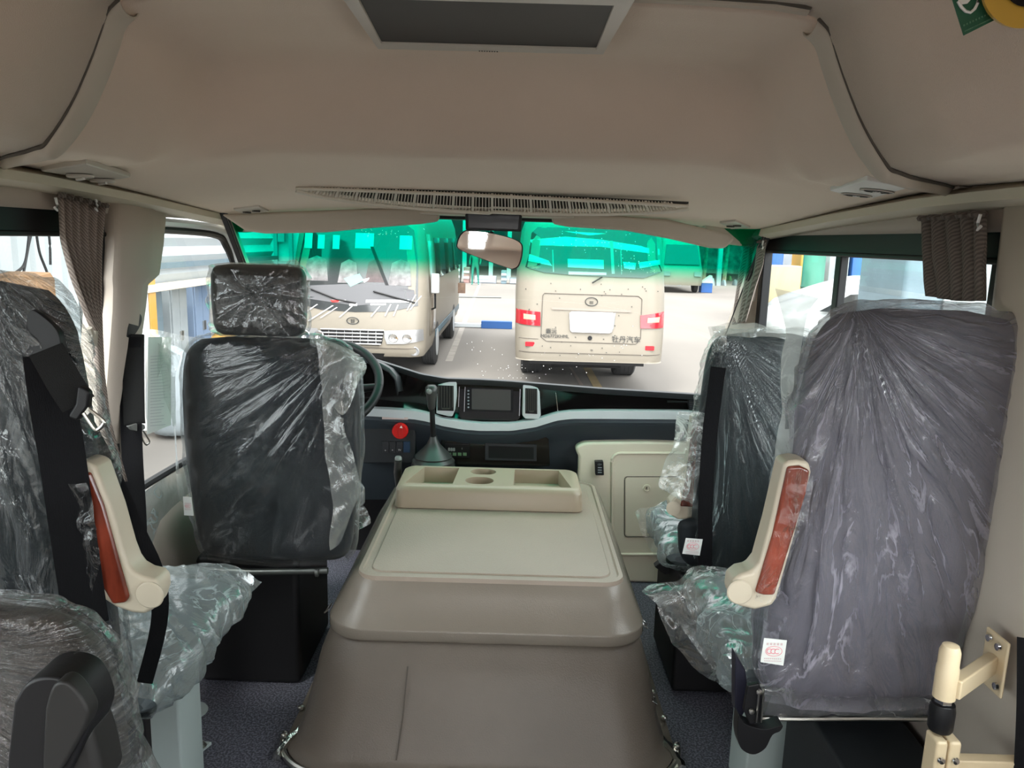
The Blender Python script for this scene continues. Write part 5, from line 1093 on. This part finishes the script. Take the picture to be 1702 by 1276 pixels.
for s_, q, sz, m_ in (('MD6772KHML', (922, 558), .062, 'inkd'), ('霸沅', (916, 550), .075, 'inkd'), ('牡丹汽车', (1040, 564), .098, 'inkd')):
    x, z = K(*q); text(s_, sz, Matrix.Translation(Vector((RC+x, fy(x, z, .012), G+z))) @ Matrix.Rotation(math.pi/2, 4, 'X'), m_, t, 'lettering', .002)
MB().tube([Vector((RC+x, fy(x, z, .02), G+z)) for x, z in (K(984, 470), K(1001, 460))], .010, 6).build('rear_wiper', 'black', t)
MB().tube([Vector((RC+x, fy(x, .62, .004), G+.62-.0*x)) for x in [-.96+.064*k for k in range(31)]], .005, 6).build('bumper_line', 'seam', t)
MB().tube([Vector((RC+x, fy(x, .80, .003), G+.80)) for x in [-.97+.066*k for k in range(5)]], .004, 6).build('bumper_line', 'seam', t)
mb = MB(); rn = random.Random(9)
for _ in range(46):
    x, z = K(rn.uniform(870, 1095), rn.uniform(470, 590)); mb.box((RC+x, fy(x, z, .008), G+z), (.012, .004, .012))
sp_ = mb.build('mud_speck', 'inkd', t); sp_['kind'] = 'stuff'
for (x, y) in ((RC+.74, 12.35), (RC-.74, 12.35), (RC+.88, 15.9), (RC-.88, 15.9)): wheel(t, x, y, .38, .34 if y < 13 else .24)
MB().box((RC, 13.9, G+.46), (1.6, 6.4, .12)).build('chassis', 'black', t)
MB().tube([(RC-.5, 10.9, G+.37), (RC+.5, 10.9, G+.37)], .04, 8).build('towing_beam', 'black', t)
# ---- yard furniture
t = thing('ramp_barrier', 'low blue barrier block with grey rail on the yard', 'barrier', onz(825, 545, G))
a, b, c = onz(800, 545, G), onz(851, 545, G), onz(745, 541, G)
MB().box(((a.x+b.x)/2, a.y, G+.09), (b.x-a.x, .18, .18)).build('blue_block', 'blue', t, bevel=.01); MB().box(((c.x+a.x)/2, a.y+.03, G+.06), (a.x-c.x, .12, .10)).build('rail', 'silver', t, bevel=.01)
tag(MB().box((onz(985, 628, G).x, onz(985, 628, G).y+.2, G+.002), (.13, 2.2, .004)).build('floor_marking', 'yell', smooth=False), 'faded yellow paint stripe under the rear bus', 'floor marking')
P = [onz(*p, G+.003) for p in ((740, 600), (752, 600), (800, 470), (796, 470))]; tag(MB().add(P, [(0, 1, 2, 3)]).build('floor_marking', 'road', smooth=False), 'pale painted lane stripe running across the yard between the buses', 'floor marking')
tag(MB().tube([onz(762, 493, G+.03), onz(833, 494, G+.03)], .03, 8).build('pipe', 'steelm'), 'thin pipe lying on the yard concrete between the buses', 'pipe')
P = [onz(*p, G+.003) for p in ((940, 600), (943, 600), (970, 640), (964, 640))]; tag(MB().add(P, [(0, 1, 2, 3)]).build('expansion_joint', 'seamb', smooth=False), 'dark joint line in the concrete beneath the rear bus', 'joint')
# ---- far side of the yard
FYD = 40
struct(MB().box((-4, FYD+14, G+6.2), (70, 22, .3)).build('trim_30', 'shed'), 'far shed roof')
for k, (px_, lab) in enumerate(((700, 'pale steel shed post seen behind the front facing bus'), (772, 'pale steel shed post left of the distant worker'), (816, 'pale steel shed post right of the distant worker'), (846, 'pale steel shed post close beside the rear bus'), (1118, 'pale steel shed post behind the pale van'), (1196, 'pale steel shed post among the trees on the right'))):
    x = at(px_, 440, 41.5).x; o = MB().box((x, 41.5, G+3.1), (.22, .22, 6.2)).build('shed_post', 'shedl'); tag(o, lab, 'post', 'far shed posts')
struct(MB().box((-4, FYD+22, G+3), (70, .3, 6)).build('wall_far', 'shed'), 'dark back wall of the far shed')
rn = random.Random(12)
for k, (x_, w_, h_, m_, lab) in enumerate(((773, 10, 26, 'pinkb', 'pinkish stacked crates in front of the far shed'), (757, 9, 30, 'steelm', 'grey steel rack in front of the far shed'), (806, 36, 12, 'ink', 'long dark low trolley by the far shed'), (837, 9, 22, 'grey', 'blue grey cabinet standing by the far shed'), (858, 22, 10, 'shed', 'dark crate beside the rear bus at the far shed'))):
    c = onz(x_, 472, G); s_ = c.y/FPX; t = thing('yard_crate', lab, 'crate', (c.x, FYD-2.2, G)); wm, hm = w_*s_, h_*s_
    mb = MB().box((c.x, FYD-2.2, G+hm/2), (wm, .8, hm)); mb.build('box', m_, t, bevel=.03)
    MB().box((c.x, FYD-2.62, G+hm*.72), (wm*.9, .05, .10)).build('top_rail', 'silver', t); MB().box((c.x, FYD-2.62, G+hm*.35), (wm*.9, .05, .10)).build('lower_rail', 'silver', t)
# worker at the shed
def person(px_, Y, label, shirt, legs):
    c = onz(px_, 400, G) if False else Vector((at(px_, 440, Y).x, Y, G)); t = thing('person', label, 'person', c)
    J = {'pelvis': (0, 0, .92), 'chest': (0, 0, 1.30), 'neck': (0, 0, 1.48), 'head': (0, -.02, 1.60), 'top': (0, -.01, 1.70), 'shl': (-.18, 0, 1.40), 'ell': (-.25, .02, 1.12), 'hal': (-.24, -.12, .92), 'shr': (.18, 0, 1.40), 'elr': (.25, .02, 1.12), 'har': (.22, -.12, .94), 'hpl': (-.10, 0, .88), 'knl': (-.12, -.04, .48), 'ftl': (-.13, .02, .06), 'tol': (-.14, -.14, .04), 'hpr': (.10, 0, .88), 'knr': (.13, .02, .48), 'ftr': (.16, .05, .06), 'tor': (.17, -.11, .04)}
    R = {'pelvis': .14, 'chest': .16, 'neck': .06, 'head': .10, 'top': .07, 'shl': .07, 'ell': .05, 'hal': .035, 'shr': .07, 'elr': .05, 'har': .035, 'hpl': .10, 'knl': .07, 'ftl': .045, 'tol': .035, 'hpr': .10, 'knr': .07, 'ftr': .045, 'tor': .035}
    E_ = [('pelvis', 'chest'), ('chest', 'neck'), ('neck', 'head'), ('head', 'top'), ('chest', 'shl'), ('shl', 'ell'), ('ell', 'hal'), ('chest', 'shr'), ('shr', 'elr'), ('elr', 'har'), ('pelvis', 'hpl'), ('hpl', 'knl'), ('knl', 'ftl'), ('ftl', 'tol'), ('pelvis', 'hpr'), ('hpr', 'knr'), ('knr', 'ftr'), ('ftr', 'tor')]
    ks = list(J); me = bpy.data.meshes.new('body'); me.from_pydata([tuple(c+Vector(J[k])) for k in ks], [(ks.index(a), ks.index(b)) for a, b in E_], [])
    o = bpy.data.objects.new('body', me); COL.objects.link(o); o.parent = t; o.matrix_parent_inverse = Matrix.Translation(-c)
    sk = o.modifiers.new('skin', 'SKIN'); sv = me.skin_vertices[0].data
    for i, k in enumerate(ks): sv[i].radius = (R[k], R[k]*.8)
    sv[0].use_root = True; o.modifiers.new('sub', 'SUBSURF').render_levels = 2
    for m_ in (shirt,): me.materials.append(X[m_])
    MB().lathe(c+Vector((0, -.01, 1.62)), [(.105, -.02), (.112, .04), (.09, .09), (.001, .12)], 'z', 16).build('hair', 'black', t)
    MB().lathe(c+Vector((0, -.035, 1.56)), [(.04, -.05), (.085, .0), (.095, .06), (.07, .10)], 'z', 16).build('face', 'skin', t)
person(790, 36.0, 'distant person in teal clothes standing before the far shed', 'teal', 'black')
# white lorry and yard clutter on the right
t = thing('parked_van', 'small pale van parked beyond the rear bus on the right', 'van', (at(1134, 450, 34).x, 34, G))
c = at(1134, 450, 34); cx_ = c.x; rows = [[p+Vector((cx_, 34, G)) for p in plan(z, off, 5, hw, .25)] for z, off, hw in ((.35, .05, .92), (.5, 0, .95), (1.0, .02, .95), (1.2, .15, .92), (2.2, .5, .80), (2.35, .7, .72), (2.4, 1.0, .6))]
MB().grid(rows, True, True).build('body', 'bus', t)
MB().prism([(cx_-.78, 34.10, G+1.25), (cx_+.78, 34.10, G+1.25), (cx_+.68, 34.42, G+2.1), (cx_-.68, 34.42, G+2.1)], (0, .1, 0)).build('windscreen', 'busgl', t)
for s_ in (-1, 1): MB().box((cx_+s_*.68, 33.98, G+.85), (.3, .06, .2)).build('headlamp', 'lamp', t); wheel(t, cx_+s_*.82, 35.0, .34, .2)
cols = [('brown', 'rust brown'), ('shed', 'dark grey'), ('leaf', 'green grey'), ('ink', 'slate grey'), ('pinkb', 'reddish'), ('shedl', 'pale grey')]
for k in range(12):
    px_ = 1118+k*9.4; py_ = 474 if k % 2 else 466; c = onz(px_, py_, G); s_ = c.y/FPX; w_, h_ = rn.uniform(7, 10.5)*s_, rn.uniform(6, 15)*s_
    m_, cn = cols[(k*5) % 6]
    mb = MB(); n_ = 9; base = [(math.cos(2*math.pi*j/n_)*w_/2*rn.uniform(.7, 1.0), math.sin(2*math.pi*j/n_)*.4) for j in range(n_)]
    mb.grid([[Vector((c.x+x*f_, c.y+y*f_, G+h_*hh*rn.uniform(.85, 1.1) if hh else G)) for x, y in base] for f_, hh in ((1, 0), (.85, .5), (.5, .9), (.05, 1))], True, False)
    if 1163 < px_ < 1181: continue
    tag(mb.build('scrap_heap', m_), cn+' scrap heap at the far right, '+['first', 'second', 'third', 'fourth', 'fifth', 'sixth', 'seventh', 'eighth', 'ninth', 'tenth', 'eleventh', 'twelfth'][k]+' from the rear bus', 'heap', 'scrap heaps at the right edge of the yard')
c = onz(1172, 486, G); t = thing('blue_crate', 'blue crate with a white sheet on top in the right of the yard', 'crate', c)
MB().box((c.x, c.y, G+.22), (.5, .5, .44)).build('crate', 'blue', t, bevel=.02); MB().prism([(c.x-.27, c.y-.26, G+.44), (c.x+.27, c.y-.26, G+.44), (c.x+.20, c.y-.26, G+.78)], (0, .5, 0)).build('sheet', 'awhite', t)
struct(MB().box((20, 60, G+3), (36, .3, 7)).build('wall_yard', 'shedm'), 'far wall at the right side of the yard')
def tree(px_, Y, h_, r_, label, seed):
    c = Vector((at(px_, 430, Y).x, Y, G)); t = thing('tree', label, 'tree', c, 'dusty trees at the far right'); rnd2 = random.Random(seed)
    MB().tube([c, c+Vector((.1, 0, h_*.5)), c+Vector((-.05, .1, h_*.8))], [.12, .09, .05], 8).build('trunk', 'brown', t)
    mb = MB()
    for _ in range(420):
        d = Vector((rnd2.gauss(0, 1), rnd2.gauss(0, 1), rnd2.gauss(0, .8))).normalized()*r_*rnd2.uniform(.5, 1.05); p = c+Vector((0, 0, h_*.72))+d; s_ = rnd2.uniform(.12, .28); a = Vector((rnd2.gauss(0, 1), rnd2.gauss(0, 1), rnd2.gauss(0, 1))).normalized()*s_; b = a.cross(Vector((rnd2.gauss(0, 1), rnd2.gauss(0, 1), 1))).normalized()*s_*.5
        mb.add([p-a, p+b, p+a, p-b], [(0, 1, 2, 3)])
    mb.build('foliage', 'leaf', t, smooth=False)
for k, (x_, y_, h_) in enumerate(((1128, 43, 4.6), (1172, 46.5, 5.4), (1206, 43.5, 4.6), (1240, 52, 5.6))): tree(x_, y_, h_, 1.15+.2*(k % 2), ['dusty tree behind the pale van', 'taller dusty tree just right of the pale van', 'dusty tree between two taller ones at the far right', 'dusty tree nearest the right edge of the windscreen'][k], k)
# industrial building on the far left with framed windows
t = thing('workshop_building', 'workshop with dark framed window bays, seen left through the green band', 'building', (-9, 27, G))
x0, x1 = at(400, 420, 26).x, at(520, 420, 26).x; MB().box(((x0+x1)/2-1.5, 26.3, G+3), (x1-x0+4, .4, 6)).build('facade', 'shedl', t, smooth=False)
for px_ in (409, 434, 459, 484): x = at(px_, 420, 26).x; MB().box((x, 26.0, G+3), (.12, .14, 6)).build('mullion', 'shed', t)
for z_ in (1.15, 2.9, 4.2): MB().box(((x0+x1)/2, 26.0, G+z_), (x1-x0+1, .10, .10)).build('transom', 'shed', t)
x = at(469, 420, 26).x; MB().box((x, 25.95, G+2.2), (.22, .10, .75)).build('vent_window', 'shed', t)
# ---- left of our bus: sheet wall with roller shutter and machines
struct(MB().grid([[Vector((-3.9+.02*(k % 2), Y, z)) for z in (G, 5)] for k, Y in enumerate([.5+.11*j for j in range(60)])]).build('wall_yard', 'sheet', smooth=False), 'white corrugated sheet wall left of the vehicle')
mb = MB(); mb.grid([[Vector((-3.8-.03*abs((k % 4)-2), Y, .82+.05*k)) for Y in (7.15, 12.5)] for k in range(46)]); struct(mb.build('door_2', 'sheet'), 'white roller shutter, half open')
struct(MB().box((-3.78, 9.8, .79), (.10, 5.4, .08)).build('trim_31', 'cream', bevel=.01)); struct(MB().box((-3.76, 9.8, 1.02), (.06, 5.4, .06)).build('trim_32', 'grey'))
for (Y, w_, m_, lab) in ((7.62, .12, 'orange', 'orange board'), (7.98, .10, 'white', 'white post'), (8.16, .10, 'yellow', 'yellow post')):
    tag(MB().box((-3.8, Y, .1), (.10, w_*1.6, 1.6)).build('gate_post', 'awhite' if m_ == 'white' else m_, bevel=.01), lab+' at the shutter opening, seen through the driver window', 'post')
for (Y, w_, h_, m_, lab) in ((8.75, .5, 1.6, 'grey', 'blue grey cabinet with doors inside the shutter opening'), (9.45, .45, 1.5, 'shedl', 'pale cabinet inside the shutter opening'), (10.15, .5, 1.6, 'bluel', 'light blue cabinet at the front end of the shutter opening')):
    t = thing('cabinet', lab, 'cabinet', (-4.3, Y, G)); MB().box((-4.3, Y, G+h_/2), (.5, w_, h_)).build('carcass', m_, t, bevel=.01)
    for k in (-1, 1): dd = MB().box((-4.04, Y+k*w_*.24, G+h_*.52), (.02, w_*.45, h_*.85)).build('door', m_, t, bevel=.004); MB().box((-4.02, Y+k*w_*.06, G+h_*.55), (.02, .02, .12)).build('handle', 'steel', dd)
struct(MB().box((-5.6, 9.8, .6), (.1, 7, 3)).build('wall_inner', 'shedl', smooth=False))
for (Y, m_, lab) in ((7.75, 'shedl', 'pale sack on the ground by the shutter'), (9.2, 'yellow', 'yellow sack on the ground by the shutter')):
    c = Vector((-3.4, Y, -.10)); mb = MB(); mb.grid([[c+Vector((r*.28*math.cos(a), r*.24*math.sin(a), h)) for a in [2*math.pi*k/16 for k in range(16)]] for r, h in ((.9, -.60), (1.05, -.4), (1.0, -.1), (.75, .25), (.1, .36))], True, True); tag(mb.build('sack', m_, sub=1), lab, 'sack')
tag(MB().tube([(-2.9, 7.2, -.55), (-2.6, 10.2, -.35)], .035, 8).build('barrier_pole', 'yellow'), 'sloping yellow pole outside the driver window', 'pole')
for k, pts in enumerate(([(56, 372), (48, 405), (40, 440), (22, 456), (8, 470)], [(50, 372), (45, 420), (36, 470)], [(60, 385), (66, 420), (78, 452), (86, 480)], [(64, 382), (74, 378), (82, 395), (84, 440)])):
    tag(MB().tube(cat([onx(*p, -3.72) for p in pts], 24), .011, 6).build('hanging_cable', 'black'), ['thick black cable bundle hanging left of the white wall, sweeping left', 'straight black cable hanging down the white wall', 'black cable sweeping right behind the curtain edge', 'thin looped black cable beside the curtain edge'][k], 'cable')
c = onx(78, 464, -3.3); tag(MB().prism([c+Vector((0, -.12, -.3)), c+Vector((0, .10, -.3)), c+Vector((0, .10, .0)), c+Vector((0, .05, .05)), c+Vector((0, -.12, .03))], (-.3, 0, 0)).build('cardboard_box', 'orange', bevel=.01), 'brown cardboard box outside the left passenger window', 'box')
st = MB().box((c.x-.15, c.y, (c.z-.3+G)/2), (.28, .3, c.z-.3-G)).build('box_stand', 'grey'); tag(st, 'grey stand under the brown cardboard box', 'stand')
# inspection sheet on the driver window
t = thing('inspection_sheet', 'white printed sheet in a plastic sleeve against the driver window', 'paper', onx(262, 660, -.93))
P = [onx(*p, -.935) for p in ((246, 560), (284, 560), (284, 706), (244, 722))]; MB().prism(P, (.0008, 0, 0)).build('sheet', 'paper', t, smooth=False)
mb = MB()
for k in range(24):
    y = 592+k*5; x1 = 280-rn.uniform(0, 14)
    mb.prism([onx(*p, -.933) for p in ((250, y), (x1, y-2), (x1, y-1.1), (250, y+.9))], (.0004, 0, 0))
mb.build('printed_line', 'printg', t)
# ---- right of our bus
def car(x, Y, label, m_, rz):
    t = thing('parked_car', label, 'car', (x, Y, G), 'cars parked beyond the right window'); c = Vector((x, Y, G))
    prof = [(-2.2, .55, .55), (-2.1, .35, .85), (-1.5, .3, .92), (-.9, .3, 1.0), (-.3, .3, 1.38), (.3, .3, 1.46), (1.0, .3, 1.42), (1.6, .3, 1.12), (2.1, .3, 1.02), (2.25, .5, .7)]
    R_ = Matrix.Rotation(rz, 3, 'Z'); rows = []
    for (u, zb, zt) in prof:
        hw = .86 if abs(u) < 2 else .7; row = []
        for s_, z_ in ((-1, zb), (-1, min(zt, .85)), (-.80, zt-.04), (-.6, zt), (0, zt+.01), (.6, zt), (.80, zt-.04), (1, min(zt, .85)), (1, zb)): row.append(c+R_ @ Vector((s_*hw, u, z_)))
        rows.append(row)
    MB().grid(rows, False, True).build('body', m_, t, sub=1)
    for s_ in (-1, 1):
        MB().prism([c+R_ @ Vector((s_*.835, u, z)) for u, z in ((-.85, .98), (-.28, 1.28), (.3, 1.37), (.9, 1.33), (1.4, 1.02))], R_ @ Vector((s_*.03, 0, 0))).build('side_window', 'busgl', t)
        for u in (-1.35, 1.35):
            w0 = c+R_ @ Vector((s_*.78, u, .32)); MB().lathe(w0, [(.1, -.1), (.32, -.1), (.32, .1), (.1, .1)], 'x', 24).build('wheel', 'tyre', t)
    MB().prism([c+R_ @ Vector((a_, u, z)) for a_, u, z in ((-.7, -1.02, 1.0), (.7, -1.02, 1.0), (.6, -.38, 1.37), (-.6, -.38, 1.37))], R_ @ Vector((0, -.02, .02))).build('windscreen', 'busgl', t)
car(6.9, 14.2, 'silver car nearest the right window, its roof above the wrapped seat', 'carb', math.radians(84)); car(8.0, 17.0, 'silver car behind the nearest one beyond the right window', 'carb', math.radians(86)); car(9.6, 20.0, 'white car at the back of the row beyond the right window', 'carw', math.radians(86))
t = thing('steel_drum', 'green steel drum standing behind the parked cars', 'drum', (0, 0, G)); c = at(1350, 470, 22); t.location = (c.x, 22, G)
MB().lathe((c.x, 22, G), [(.30, 0), (.32, .02), (.30, .05), (.30, 1.0), (.32, 1.03), (.30, 1.06), (.30, 2.1), (.32, 2.12), (.001, 2.10)], 'z', 28).build('shell', 'drum', t)
for (x_, Y, w_, h_, m_, lab) in ((1285, 23, .32, 2.4, 'blue', 'blue steel cabinet at the left of the right window view'), (1306, 24.5, .45, 2.3, 'ink', 'dark grey crate stack beside the blue cabinet'), (1328, 23.4, .20, 2.2, 'yellow', 'narrow yellow crate beside the green drum'), (1386, 24, .6, 2.2, 'shedl', 'pale crate right of the green drum'), (1419, 24, .42, 2.3, 'blue', 'blue crate right of the window bar'), (1298, 21.5, .9, 1.62, 'creamy', 'low cream machine casing in front of the crates')):
    c = at(x_, 440, Y); o = MB().box((c.x, Y, G+h_/2), (w_, .8, h_)).build('storage_crate', m_, bevel=.03); tag(o, lab, 'crate')
t = thing('grey_cabin', 'blue grey vehicle cabin at the right end of the window view', 'vehicle', (0, 0, G)); c = at(1500, 440, 9.0); t.location = (c.x+.6, 9, G)
MB().box((c.x+.9, 9.4, G+1.25), (1.9, 1.2, 2.5)).build('cabin', 'grey', t, bevel=.06, seg=3)
MB().box((c.x+.65, 8.78, G+1.6), (.50, .04, 1.1)).build('side_panel', 'shedl', t, bevel=.01); MB().box((c.x+1.25, 8.78, G+1.7), (.35, .04, .8)).build('window', 'busgl', t, bevel=.01)
tag(MB().box((at(1470, 430, 30).x, 30, G+2.6), (7.0, .5, 7.2)).build('storage_hall', 'awhite'), 'bright white hall end beyond the parked cars', 'building')
